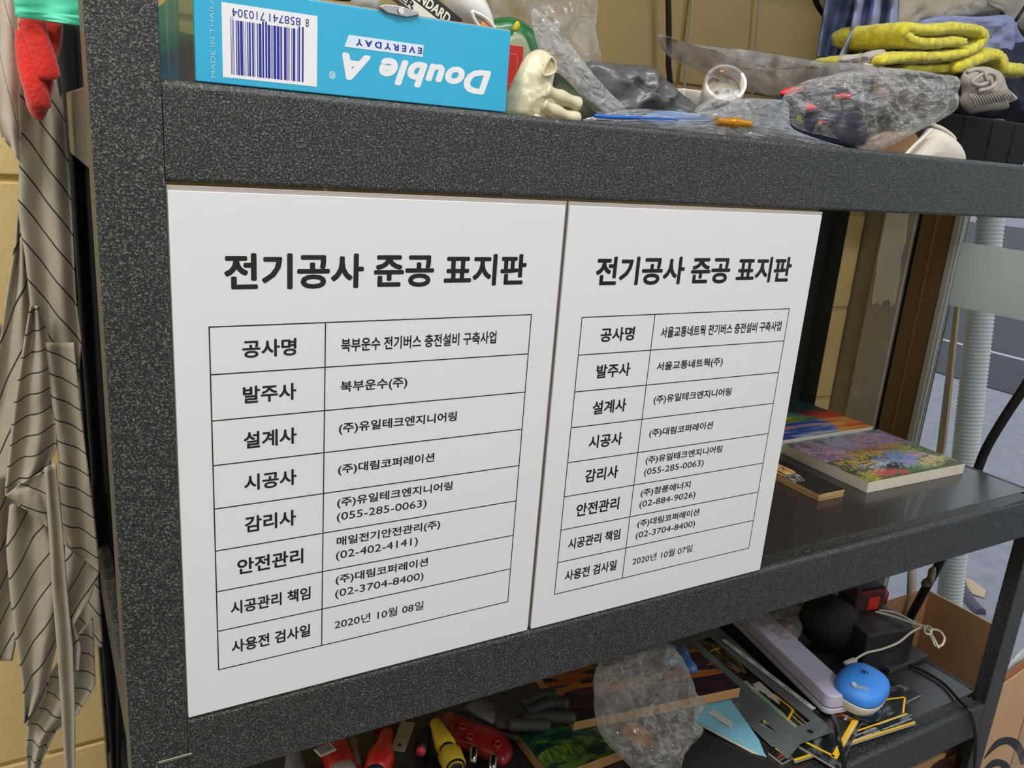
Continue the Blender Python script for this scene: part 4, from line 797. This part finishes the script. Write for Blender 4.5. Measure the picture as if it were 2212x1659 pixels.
# paintings on the lower shelf
def leaf(s_, t_):
    n_ = fbm(s_ * 5, t_ * 9, 2); c = mixc((20, 60, 50), (96, 130, 50), .3 + n_ * 1.8 + (.3 - t_) * .8)
    if abs((t_ - .35) - .25 * math.sin(s_ * 3.2 + .4)) < .02: c = (30, 96, 86)
    if ((s_ - .3) / .28) ** 2 + ((t_ - .25) / .12) ** 2 < 1: c = mixc((60, 110, 40), (140, 160, 60), .5 + fbm(s_ * 30, t_ * 8) * 2)
    return c
zp = ZL + 18
pw = mat('pine_stretcher', srgb(196, 150, 98), .7, var=.12, vscale=20)
paint_slab('leaf_painting', [PX(1190, 1680, z=zp), PX(1350, 1618, z=zp), PX(1270, 1520, z=zp), PX(1085, 1540, z=zp)], 17, leaf, 170, 130, 'green leaf painting on a pine frame at the bottom centre of the picture', 'painting', pw)
def dusk(s_, t_):
    n_ = fbm(s_ * 5, t_ * 8, 12); c = mixc((38, 26, 34), (70, 30, 56), n_ * 2)
    if t_ > .35 and fbm(s_ * 4, t_ * 9, 15) > .0: c = mixc((150, 84, 36), (200, 120, 50), n_ + .4)
    return c
paint_slab('dusk_painting', [PX(1240, 1560, z=ZL + 32), PX(1600, 1485, z=ZL + 32), PX(1500, 1400, z=ZL + 32), PX(1150, 1440, z=ZL + 32)], 17, dusk, 130, 100, 'dark purple and orange painting half hidden behind the crumpled clear bag', 'painting', pw)
t = tag(pillow([PX(*q, z=ZL + 45) for q in ((1430, 1380), (1478, 1396), (1490, 1420), (1508, 1446), (1494, 1452), (1462, 1436), (1430, 1430))], (0, 0, 1), 10, 10, 4, .05, 8, 71, ridged=True).build('blue_wrapper', mat('blue_plastic_film', srgb(78, 116, 178), .35, coat=.3), smooth=True), 'blue plastic wrapper peeping out above the crumpled clear bag', 'wrapper')
t = root('crumpled_clear_bag', (640, 140, ZL), 'crumpled clear plastic bag bulging over the lower shelf edge, left of the blue folder', 'bag')
cr2 = film('crumpled_film_dense', body=.17, edge=.6, rough=.07, bump=1.0, bscale=42, bodycol=srgb(206, 204, 200))
pillow([PX(*q, y=92) for q in ((1290, 1440), (1340, 1410), (1400, 1398), (1450, 1392), (1482, 1440), (1500, 1490), (1524, 1520), (1500, 1552), (1516, 1575), (1500, 1600), (1470, 1640), (1450, 1700), (1400, 1690), (1345, 1640), (1300, 1590), (1286, 1530))], (0, -1, .35), 26, 22, 11, .03, 24, 72, k=7, ridged=True, center=PX(1395, 1530, y=92)).build('crumpled_film', cr2, t)
pillow([PX(*q, y=100) for q in ((1340, 1575), (1370, 1560), (1405, 1585), (1412, 1612), (1385, 1618), (1355, 1600))], (0, -1, .3), 6, 6, 2, .05, 7, 73).build('inner_lump', mat('brown_lump', srgb(170, 112, 80), .7), t, smooth=True)
t = tag(pillow([PX(*q, z=ZL + 40) for q in ((1600, 1345), (1660, 1325), (1720, 1310), (1740, 1330), (1720, 1390), (1690, 1400), (1650, 1370))], (0, -.3, 1), 14, 10, 5, .04, 10, 74, ridged=True).build('clear_wrapper', cr2, smooth=True), 'clear wrapper with dull red contents behind the power strip', 'wrapper')
t = tag(pillow([PX(*q, z=ZL + 40) for q in ((1662, 1346), (1690, 1336), (1716, 1348), (1706, 1366), (1680, 1362))], (0, -.3, 1), 5, 5, 2, .06, 6, 75).build('red_sachet', mat('dull_red', srgb(134, 70, 66), .6), smooth=True), 'dull red sachet in the clear wrapper', 'sachet')
# --- hand tools at the left of the lower shelf --------------------------------------------------
def tool(name, A, B, prof, m, label, cat, parts=(), group=None):
    A, B = Vector(A), Vector(B); t = root(name, A, label, cat, group); L = (B - A).length
    MB().lathe(A, B - A, [(h * L, r) for h, r in prof], 20).build('handle', m, t, smooth=True)
    for nm, pr_, mm in parts: MB().lathe(A, B - A, [(h * L, r) for h, r in pr_], 18).build(nm, mm, t, smooth=True)
    return t
yh = mat('worn_yellow_plastic', srgb(206, 176, 40), .5, var=.15, vscale=40); rh = mat('red_plastic', srgb(206, 42, 34), .4, coat=.2)
def LP(u, v, z=ZL + 16): return PX(u, v, z=z)
tool('yellow_screwdriver', LP(985, 1660, ZL + 30), LP(940, 1560, ZL + 30), [(0, 9), (.05, 15), (.28, 16), (.36, 10), (.42, 9), (.46, 14), (.9, 9), (.99, 8)], yh, 'yellow handled screwdriver pointing at the camera, at the bottom edge', 'screwdriver',
     [('collar', [(.36, 9.6), (.47, 10)], bt), ('butt_cap', [(-.02, 6), (.03, 13)], bt)])
tool('red_screwdriver', LP(812, 1672, ZL + 26), LP(838, 1585, ZL + 26), [(0, 12), (.08, 17), (.4, 18), (.62, 13), (.8, 11), (.99, 10)], rh, 'red and black screwdriver lying end-on at the bottom edge', 'screwdriver', [('black_grip', [(-.06, 10), (-.03, 13.5), (.14, 13.8)], bt)])
tool('marker_pen', LP(909, 1622, ZL + 18), LP(922, 1560, ZL + 18), [(0, 8), (.1, 9.5), (.6, 10), (.99, 9)], bt, 'black marker tool with a pink end cap between the steel bar and the yellow handle', 'tool', [('end_cap', [(-.06, 6.4), (.03, 7)], mat('pink_cap', srgb(232, 70, 90), .5))])
t = root('steel_bar', LP(865, 1600), 'flat pale steel bar with a hole at its end, beside the red screwdriver', 'bar')
A, B = LP(859, 1622, ZL + 34), LP(882, 1560, ZL + 34); dv_ = (B - A).normalized(); pv_ = Vector((dv_.y, -dv_.x, 0)).normalized()
MB().obox((A + B) / 2, (B - A) / 2, pv_ * 9.5, (0, 0, 1)).build('bar', mat('pale_steel', srgb(168, 160, 138), .4, metal=.4), t, bevel=.8)
MB().lathe(A.lerp(B, .18) + Vector((0, 0, .9)), (0, 0, 1), [(0, 2.6), (.4, 2.6)], 14).build('bar_hole', MT['ink'], t)
t = root('red_pliers', LP(1040, 1580), 'dark red plastic tool holder with two chrome sockets in front of the work glove', 'tool holder')
rdk = mat('deep_red_plastic', srgb(140, 24, 26), .35, coat=.3)
pillow([PX(*q, z=ZL + 20) for q in ((950, 1550), (985, 1542), (1040, 1560), (1090, 1590), (1108, 1625), (1092, 1652), (1060, 1640), (1010, 1618), (970, 1600))], (0, 0, 1), 14, 14, 3, .03, 9, 81).build('holder_body', rdk, t, smooth=True)
for u, v in ((1000, 1568), (1015, 1590), (1075, 1606)): MB().lathe(PX(u, v, z=ZL + 36), (0, -.3, 1), [(-5, 5), (1, 5), (1, 3), (-3, 3)], 14, cap=False).build('socket_ring', rdk, t, smooth=True)
for k_, (u, v) in enumerate(((1022, 1622), (1064, 1640))):
    tool('chrome_socket', PX(u, v + 26, z=ZL + 26), PX(u + 1, v - 6, z=ZL + 30), [(0, 5), (.5, 5.5), (.85, 6.2), (.99, 6)], steel, ('left' if k_ == 0 else 'right') + ' one of the two small chrome sockets by the red holder', 'socket', group='chrome sockets')
t = root('spray_can', LP(700, 1640), 'small can with a red and white barcode label, half hidden under the beam', 'can')
A, B = LP(742, 1672, ZL + 24), LP(716, 1600, ZL + 22)
MB().lathe(A, B - A, [(0, 16), (8, 19), (60, 19), (70, 17)], 24).build('can_body', mat('label_red', srgb(196, 36, 38), .35, coat=.3), t, smooth=True)
MB().lathe(A - (B - A).normalized() * 10, B - A, [(0, 14), (10, 17.5), (16, 18)], 24).build('can_end', mat('clear_grey', srgb(150, 140, 136), .25, coat=.5), t, smooth=True)
pA_ = PX(689, 1627, z=ZL + 42); MB().obox(pA_ + Vector((8, 0, 2)), (11, 2, 0), (-2, 8, 0), (0, 0, .4)).build('barcode_label', MT['whitep'], t)
for i in range(7): MB().obox(pA_ + Vector((0 + i * 2.6, .5 * i, 2.6)), (.5, 0, 0), (-1.6, 6, 0), (0, 0, .2)).build('barcode_line', MT['ink'], t)
tool('clear_tube', LP(776, 1690, ZL + 20), LP(762, 1600, ZL + 20), [(0, 7), (.99, 7)], mat('dusty_clear', srgb(140, 120, 120), .3, coat=.5), 'narrow clear tube with a red cap next to the can', 'tube', [('red_cap', [(-.02, 7.6), (.3, 7.6)], rh)])
tool('grey_bottle', LP(640, 1690, ZL + 20), LP(632, 1610, ZL + 20), [(0, 12), (.4, 13), (.8, 9), (.99, 8)], mat('grey_clear', srgb(110, 108, 108), .3, coat=.5), 'dull grey bottle neck at the far left of the lower shelf', 'bottle')
tool('dark_red_handle', LP(826, 1575, ZL + 16), LP(846, 1545, ZL + 16), [(0, 14), (.5, 14), (.99, 12)], mat('dark_red', srgb(120, 30, 30), .5), 'dark red handle behind the red screwdriver', 'tool')
t = root('work_glove', LP(1110, 1530), 'dark grey rubber coated work glove with a pale cuff on the lower shelf', 'glove')
gg = mat('grey_coated_rubber', srgb(64, 62, 60), .6, bump=.5, bscale=300)
pillow([PX(*q, z=ZL + 30) for q in ((1064, 1540), (1100, 1520), (1160, 1500), (1190, 1520), (1170, 1570), (1110, 1575), (1070, 1570))], (0, 0, 1), 12, 12, 3, .03, 9, 83).build('glove_body', gg, t, smooth=True)
for i, q in enumerate((((1130, 1522), (1170, 1502), (1205, 1500)), ((1140, 1540), (1190, 1520), (1230, 1524)), ((1130, 1556), (1190, 1548), (1245, 1552)), ((1100, 1565), (1150, 1566), (1190, 1566)))):
    MB().tube([PX(u, v, z=ZL + 40) for u, v in q], lambda s_: 8.5 * (1 if s_ < .85 else math.sqrt(max(.05, 1 - ((s_ - .85) / .15) ** 2))), 14, smooth=6).build('finger', gg, t, smooth=True)
pillow([PX(*q, z=ZL + 28) for q in ((1004, 1528), (1024, 1516), (1060, 1520), (1098, 1545), (1100, 1562), (1060, 1568), (1020, 1548))], (0, 0, 1), 10, 8, 2, .05, 7, 84).build('glove_cuff', mat('pale_knit', srgb(120, 114, 112), .9), t, smooth=True)
t = tag(MB().tube([LP(985, 1542, ZL + 30), LP(1030, 1560, ZL + 30), LP(1075, 1580, ZL + 24), LP(1120, 1596, ZL + 20)], 6, 12).build('black_hose', bt, smooth=True), 'black rubber hose piece in front of the grey work glove', 'hose')

# ================================================================== RIGHT: cartons, pipe, cables
ct = root('cardboard_carton', (1300, 120, FZ), 'open cardboard carton standing behind the right end of the rack', 'box')
ck = MT['kraft']
MB().box(1358, 1362, 72, 232, FZ, -712).build('side_panel', ck, ct, bevel=.6)
MB().box(1226, 1358, 228, 232, FZ, -705).build('back_panel', ck, ct, bevel=.6)
MB().box(1226, 1230, 72, 228, FZ, -860).build('side_panel', ck, ct, bevel=.6)
MB().box(1226, 1358, 72, 76, FZ, -940).build('front_panel', ck, ct, bevel=.6)
MB().box(1358, 1362, 74, 230, -711.8, -710.6).build('torn_edge', MT['kraftd'], ct)
swc = root('printed_carton', (1300, -160, FZ), 'cardboard carton with bold black swirl print in front of the taller carton', 'box')
MB().box(1224, 1390, 62, 66, FZ, -985).build('back_panel', ck, swc, bevel=.6)
pk = mat('pale_cardboard', srgb(206, 164, 126), .75, var=.06, vscale=12, bump=.15, bscale=100)
yq = 34
fl_ = [PX(*q, y=yq) for q in ((2118, 1530), (2134, 1506), (2230, 1436), (2300, 1400), (2300, 1800), (2040, 1800))]
MB().prism(fl_, (0, 4, 0)).build('printed_flap', pk, swc)
for q in (((2125, 1640), (2150, 1602), (2180, 1592), (2205, 1605), (2216, 1640), (2206, 1652), (2196, 1625), (2176, 1608), (2152, 1616)), ((2122, 1668), (2140, 1645), (2160, 1640), (2180, 1652), (2182, 1680), (2172, 1668), (2158, 1655), (2140, 1660))):
    MB().prism([p for p in catmull([PX(*r, y=yq - .4) for r in q], 4)], (0, .3, 0)).build('swirl_print', MT['ink'], swc)
MB().prism([PX(*q, y=yq + 5) for q in ((2132, 1490), (2160, 1470), (2225, 1420), (2300, 1372), (2300, 1420), (2225, 1462), (2140, 1530))], (0, 3, 0)).build('inner_flap', mat('brown_card', srgb(170, 112, 80), .8), swc)
t = tag(pillow([PX(*q, y=52) for q in ((2140, 1490), (2175, 1440), (2215, 1395), (2280, 1370), (2280, 1420), (2215, 1452), (2165, 1480))], (0, -1, .4), 8, 6, 3, .03, 10, 91, ridged=True).build('white_plastic_sheet', mat('white_poly_sheet', srgb(204, 204, 212), .35, coat=.3), smooth=True), 'white plastic sheet sticking out of the swirl printed carton', 'sheet')
lower = root('dark_print_carton', (900, 80, FZ), 'brown carton with dark print below the lowest beam', 'box')
MB().box(760, 1160, 30, 330, FZ + 60, -856).build('carton_body', ck, lower, bevel=1)
for q in (((2036, 1622), (2052, 1606), (2072, 1612), (2066, 1630)), ((2010, 1660), (2040, 1638), (2058, 1648), (2040, 1672)), ((2056, 1655), (2076, 1636), (2084, 1650), (2066, 1670))):
    MB().prism(catmull([PX(*r, y=29.3) for r in q], 3), (0, .4, 0)).build('dark_print', mat('brown_ink', srgb(58, 34, 24), .6), lower)
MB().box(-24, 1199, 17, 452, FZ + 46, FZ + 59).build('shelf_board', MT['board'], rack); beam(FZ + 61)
# outside: corrugated hose and timber strip
xo = XW + 90
a, b = PX(2144, 440, x=xo), PX(2046, 1340, x=xo); L_ = (b - a).length; n_ = 110; prof = []
for i in range(n_ * 4): prof.append((L_ * i / (n_ * 4), 23.5 + 1.2 * math.sin(i * math.pi / 2)))
a2 = a - (b - a).normalized() * 500
t = root('corrugated_hose', (b.x, b.y, FZ - 60), 'thick white corrugated hose standing outside behind the glass', 'hose')
MB().lathe(a2, b - a, [(h, 23.5) for h in (0, 480)] + [(h + 500, r) for h, r in prof] + [(L_ + 500 + h, 23) for h in (0, 320)], 32).build('hose_body', mat('white_hose', srgb(214, 220, 214), .5), t, smooth=True)
t = tag(MB().prism([PX(*q, x=XW + 40) for q in ((2064, 640), (2072, 640), (2040, 960), (2028, 1010), (2018, 1010))], (8, 0, 0)).build('timber_strip', mat('pale_timber', srgb(190, 164, 132), .7)), 'thin pale timber strip between the door edge and the hose', 'strip')
t = tag(MB().tube([PX(1972, 1180, x=1385), PX(1968, 1300, x=1382), PX(1962, 1400, x=1378), PX(1955, 1500, x=1376)], 8.5, 16).build('white_pipe', mat('white_pvc', srgb(206, 194, 180), .4)), 'slim white pipe standing in the corner of the open carton', 'pipe')
bc2 = root('thick_black_cable', (1290, 150, FZ), 'thick black cable with a tape wrapped joint, curving down beyond the rack', 'cable')
xs = 1290
MB().tube([PX(2260, 760, x=xs), PX(2212, 838, x=xs), PX(2168, 905, x=xs), PX(2130, 970, x=xs), PX(2108, 1025, x=xs), PX(2075, 1110, x=xs), PX(2030, 1215, x=xs), PX(2000, 1270, x=xs), PX(1968, 1330, x=xs), PX(1945, 1380, x=xs + 10), PX(1930, 1440, x=xs + 20)], 7.6, 16, smooth=8).build('cable_run', rub, bc2, smooth=True)
pillow([PX(*q, x=xs - 6) for q in ((2006, 1230), (2022, 1222), (2020, 1250), (2010, 1268), (1992, 1266), (1990, 1256), (2002, 1250))], (-1, -.6, 0), 9, 9, 3, .1, 6, 93).build('tape_wrap', mat('dirty_tape', srgb(128, 122, 104), .5, var=.4, vscale=80), bc2, smooth=True)
t = tag(MB().tube([PX(u, v, z=FZ - 55) for u, v in ((2072, 1248), (2078, 1270), (2095, 1300), (2118, 1325))], 20, 8).build('grey_hose', mat('dark_grey_rubber', srgb(70, 74, 88), .6)), 'dark grey hose lying on the pavement outside', 'hose')
P_ = [PX(*q, z=FZ - 57) for q in ((2074, 1250), (2095, 1252), (2130, 1276), (2126, 1292), (2100, 1284))]
t = tag(MB().prism(P_, (0, 0, 3)).build('tan_paint_patch', mat('tan_paint', srgb(206, 180, 146), .8, var=.1)), 'tan paint patch on the pavement outside', 'paint patch')

# ================================================================== LEFT: hanging cloths
def cloth(name, left, right, y, m, parent, folds=3, amp=6, yend=None, nu=28, nv=60, phase=0, uvang=0, uvs=1.0):
    """surface between two pixel polylines (top to bottom), rippled in depth; uv runs in mm for the stripes"""
    def samp(P, t):
        x = t * (len(P) - 1); i = min(int(x), len(P) - 2); f = x - i; return P[i][0] + (P[i + 1][0] - P[i][0]) * f, P[i][1] + (P[i + 1][1] - P[i][1]) * f
    uv = []
    def fn(u, v):
        a, b = samp(left, v), samp(right, v); px = a[0] + (b[0] - a[0]) * u, a[1] + (b[1] - a[1]) * u
        yy = y + ((yend or y) - y) * v - amp * (math.sin(u * math.pi * folds + phase + v * 1.2) * .6 + .4 * noise.noise(Vector((u * 3, v * 5, phase)))) * (1 if 0 < u < 1 else .4)
        return PX(px[0], px[1], y=yy)
    mb = MB(); mb.grid(fn, nu, nv)
    ca, sa = math.cos(math.radians(uvang)), math.sin(math.radians(uvang))
    mb.uv = [((p.x * ca - p.z * sa) * uvs, (p.x * sa + p.z * ca) * uvs) for p in mb.v]
    return mb.build(name, m, parent, smooth=True, solid=1.2)
def striped(name, base, line, pitch_, width, double=None):
    nt = NT(name); uvn = nt.add('ShaderNodeUVMap'); sx_ = nt.add('ShaderNodeSeparateXYZ'); nt.link(uvn.outputs[0], sx_.inputs[0])
    wob = nt.add('ShaderNodeTexNoise', Scale=18.0); nt.link(nt.coord(), wob.inputs['Vector'])
    m1 = nt.add('ShaderNodeMath', _operation='MULTIPLY_ADD'); m1.inputs[1].default_value = 3.0; nt.link(wob.outputs[0], m1.inputs[0]); nt.link(sx_.outputs[1], m1.inputs[2])
    m2 = nt.add('ShaderNodeMath', _operation='PINGPONG'); m2.inputs[1].default_value = pitch_ / 2; nt.link(m1.outputs[0], m2.inputs[0])
    m3 = nt.add('ShaderNodeMath', _operation='LESS_THAN'); m3.inputs[1].default_value = width; nt.link(m2.outputs[0], m3.inputs[0])
    n_ = nt.add('ShaderNodeTexNoise', Scale=30.0, Detail=3.0); nt.link(nt.coord(), n_.inputs['Vector'])
    c1 = ramp(nt, n_.outputs[0], [(.3, tuple(c * .88 for c in base[:3]) + (1,)), (.7, base)])
    mx_ = nt.add('ShaderNodeMix', _data_type='RGBA'); nt.link(m3.outputs[0], mx_.inputs[0]); nt.link(c1, mx_.inputs[6]); mx_.inputs[7].default_value = line; nt.link(mx_.outputs[2], nt.b.inputs['Base Color'])
    nt.b.inputs['Roughness'].default_value = .92
    w_ = nt.add('ShaderNodeTexNoise', Scale=1400.0, Detail=2.0); nt.link(nt.coord(), w_.inputs['Vector']); bp_ = nt.add('ShaderNodeBump', Strength=.5, Distance=.0008); nt.link(w_.outputs[0], bp_.inputs['Height']); nt.link(bp_.outputs[0], nt.b.inputs['Normal'])
    return nt.m
st = striped('pinstripe_linen', srgb(178, 168, 150), srgb(58, 54, 54), 17.0, .62)
ap = root('striped_apron', (-80, 255, -350), 'grey pinstriped cotton apron with long tie hanging left of the rack', 'apron')
cloth('front_fold', [(42, 170), (44, 300), (40, 460), (56, 560), (66, 660), (76, 760), (84, 850)], [(120, 170), (140, 260), (152, 400), (158, 520), (164, 640), (176, 740), (165, 860)], 255, st, ap, 3, 6, uvang=58, phase=.6)
cloth('left_fold', [(44, 360), (34, 520), (14, 640), (-6, 780), (-30, 900), (-50, 1050)], [(46, 360), (58, 560), (72, 680), (92, 780), (108, 860), (110, 1010)], 262, st, ap, 3, 7, uvang=-66, phase=2.0)
cloth('chevron_left', [(66, 660), (44, 790), (30, 880), (22, 960), (12, 1050), (11, 1072)], [(84, 660), (108, 740), (118, 830), (120, 900), (122, 970), (98, 1012)], 244, st, ap, 3, 7, uvang=-22, phase=1.2)
cloth('chevron_right', [(92, 740), (104, 830), (118, 900), (128, 990), (130, 1080), (136, 1140), (150, 1178)], [(160, 740), (172, 860), (184, 960), (194, 1040), (204, 1120), (214, 1210), (214, 1235)], 248, st, ap, 2, 6, uvang=36, phase=.2)
cloth('turned_hem', [(12, 1070), (40, 1085), (70, 1108), (104, 1140)], [(40, 1048), (70, 1030), (98, 1014), (112, 1100)], 241, st, ap, 2, 3, nv=20, uvang=34)
cloth('lower_left', [(22, 1085), (14, 1180), (22, 1280), (34, 1380), (50, 1480), (52, 1560)], [(112, 1130), (140, 1180), (160, 1250), (120, 1400), (98, 1500), (62, 1570)], 256, st, ap, 3, 7, uvang=-58, phase=.5)
cloth('lower_right', [(142, 1180), (140, 1240), (136, 1300), (140, 1380), (146, 1440)], [(214, 1236), (196, 1290), (160, 1350), (176, 1400), (170, 1450)], 250, st, ap, 2, 5, uvang=-58, nv=30)
cloth('under_fold', [(118, 1440), (84, 1500), (62, 1570), (56, 1620), (60, 1660), (66, 1700)], [(200, 1330), (206, 1480), (168, 1540), (120, 1580), (92, 1640), (76, 1700)], 264, st, ap, 3, 6, uvang=40, phase=2.6)
cloth('apron_tie', [(96, 1010), (106, 1150), (114, 1280), (124, 1400), (132, 1520), (140, 1640), (146, 1740)], [(120, 1000), (136, 1150), (146, 1280), (158, 1400), (162, 1520), (162, 1640), (164, 1740)], 232, st, ap, 2, 3, nu=12, uvang=90, uvs=.6)
ap2 = root('back_apron', (-110, 330, -350), 'second pale pinstriped apron hanging behind at the far left edge', 'apron')
cloth('hanging_panel', [(-60, 700), (-60, 900), (-60, 1100), (-60, 1300), (-60, 1427)], [(40, 700), (50, 900), (60, 1100), (50, 1300), (26, 1427)], 330, st, ap2, 3, 8, uvang=-62, phase=3)
cloth('hanging_panel', [(130, 1040), (140, 1160), (150, 1260), (160, 1360), (176, 1394)], [(196, 1040), (208, 1160), (214, 1260), (220, 1360), (222, 1398)], 320, st, ap2, 2, 5, uvang=60, phase=1)
ap3 = root('plain_towel', (-100, 240, 0), 'pale cream towel with faint lines at the top left corner', 'towel')
cloth('towel_panel', [(-50, -60), (-50, 60), (-50, 180), (-40, 250), (10, 300)], [(32, -60), (36, 60), (42, 180), (45, 260), (45, 352)], 240, striped('cream_linen', srgb(204, 194, 176), srgb(150, 142, 132), 12, .35), ap3, 3, 5, uvang=82)
redk = mat('red_knit', srgb(214, 40, 28), .9, var=.3, vscale=30, bump=1.0, bscale=350, sheen=.3)
t = root('red_glove', (-75, 225, 60), 'bright red knitted glove hanging at the top left below the teal bag', 'glove')
pillow([PX(*q, y=225) for q in ((44, 30), (90, 26), (132, 40), (134, 90), (122, 140), (116, 190), (104, 240), (86, 262), (62, 240), (50, 190), (46, 110))], (0, -1, 0), 15, 12, 4, .03, 12, 101).build('glove_palm', redk, t, smooth=True)
MB().tube([PX(68, 50, y=206), PX(80, 90, y=204), PX(96, 140, y=204), PX(104, 172, y=206)], lambda s_: 9.5 * (1 if s_ < .85 else math.sqrt(max(.05, 1 - ((s_ - .85) / .15) ** 2))), 14, smooth=6).build('finger', redk, t, smooth=True)
MB().tube([PX(60, 70, y=208), PX(62, 130, y=207), PX(76, 190, y=206), (PX(92, 240, y=208))], lambda s_: 8.5 * (1 if s_ < .85 else math.sqrt(max(.05, 1 - ((s_ - .85) / .15) ** 2))), 14, smooth=6).build('finger', redk, t, smooth=True)
teal = mat('teal_plastic_cloth', srgb(82, 206, 166), .5, coat=.1)
t = root('teal_bag', (-70, 215, 100), 'mint green bag with a folded hem at the top left corner', 'bag')
cloth('bag_panel', [(26, -80), (28, -40), (30, 0), (33, 22)], [(186, -80), (186, -40), (186, 10), (186, 44)], 196, teal, t, 3, 4, nv=20)
cloth('folded_hem', [(33, 20), (33, 30), (36, 36)], [(186, 36), (186, 50), (186, 58)], 192, teal, t, 3, 3, nv=8)
t = root('black_coat', (-50, 330, -300), 'black coat hanging in the dark gap between apron and rack post', 'coat')
blk_ = mat('black_wool', srgb(17, 17, 18), .95, bump=.4, bscale=900)
cloth('coat_panel', [(118, 40), (140, 250), (160, 500), (178, 760), (196, 1000), (212, 1240), (224, 1440), (238, 1600), (246, 1740)], [(196, 40), (206, 300), (214, 560), (232, 820), (246, 1040), (256, 1240), (268, 1420), (262, 1560), (256, 1740)], 330, blk_, t, 3, 8, nu=20)

# work shirt in hanging folds beside the towel
t = root('blue_shirt', (880, 235, 128), 'blue grey work shirt hanging in folds beside the yellow towel', 'shirt')
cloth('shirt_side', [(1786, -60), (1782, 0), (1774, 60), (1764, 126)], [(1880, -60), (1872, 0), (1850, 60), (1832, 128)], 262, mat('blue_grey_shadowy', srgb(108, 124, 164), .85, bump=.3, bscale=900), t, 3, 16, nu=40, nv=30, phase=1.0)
cloth('shirt_sleeve', [(1850, -60), (1846, 10), (1836, 70), (1806, 134)], [(1944, -60), (1942, 10), (1940, 70), (1930, 110)], 228, blue, t, 5, 24, nu=60, nv=36, phase=.2)
cloth('shirt_sleeve', [(1930, -60), (1926, 20), (1920, 80), (1914, 120)], [(1990, -60), (1984, 20), (1970, 80), (1960, 120)], 250, nav2, t, 2, 14, nu=30, nv=30, phase=.9)
# ceiling tube fittings that carry the lamps above
em = bpy.data.materials.new('tube_light'); em.use_nodes = True; eb = em.node_tree.nodes['Principled BSDF']; eb.inputs['Emission Color'].default_value = (1, .97, .92, 1); eb.inputs['Emission Strength'].default_value = 2.5
for i, (x, y) in enumerate(((250, -900), (1150, -1900), (-1300, -500))):
    t = root('ceiling_light', (x, y, 1560), ['ceiling tube light in front of the rack', 'ceiling tube light further back at right', 'ceiling tube light at left'][i], 'ceiling light', 'ceiling tube lights')
    MB().box(x - 640, x + 640, y - 140, y + 140, 1520, 1560).build('housing', MT['white'], t, bevel=3)
    for dy in (-60, 60): MB().lathe((x - 600, y + dy, 1505), (1, 0, 0), [(0, 13), (1200, 13)], 16).build('tube', em, t, smooth=True)
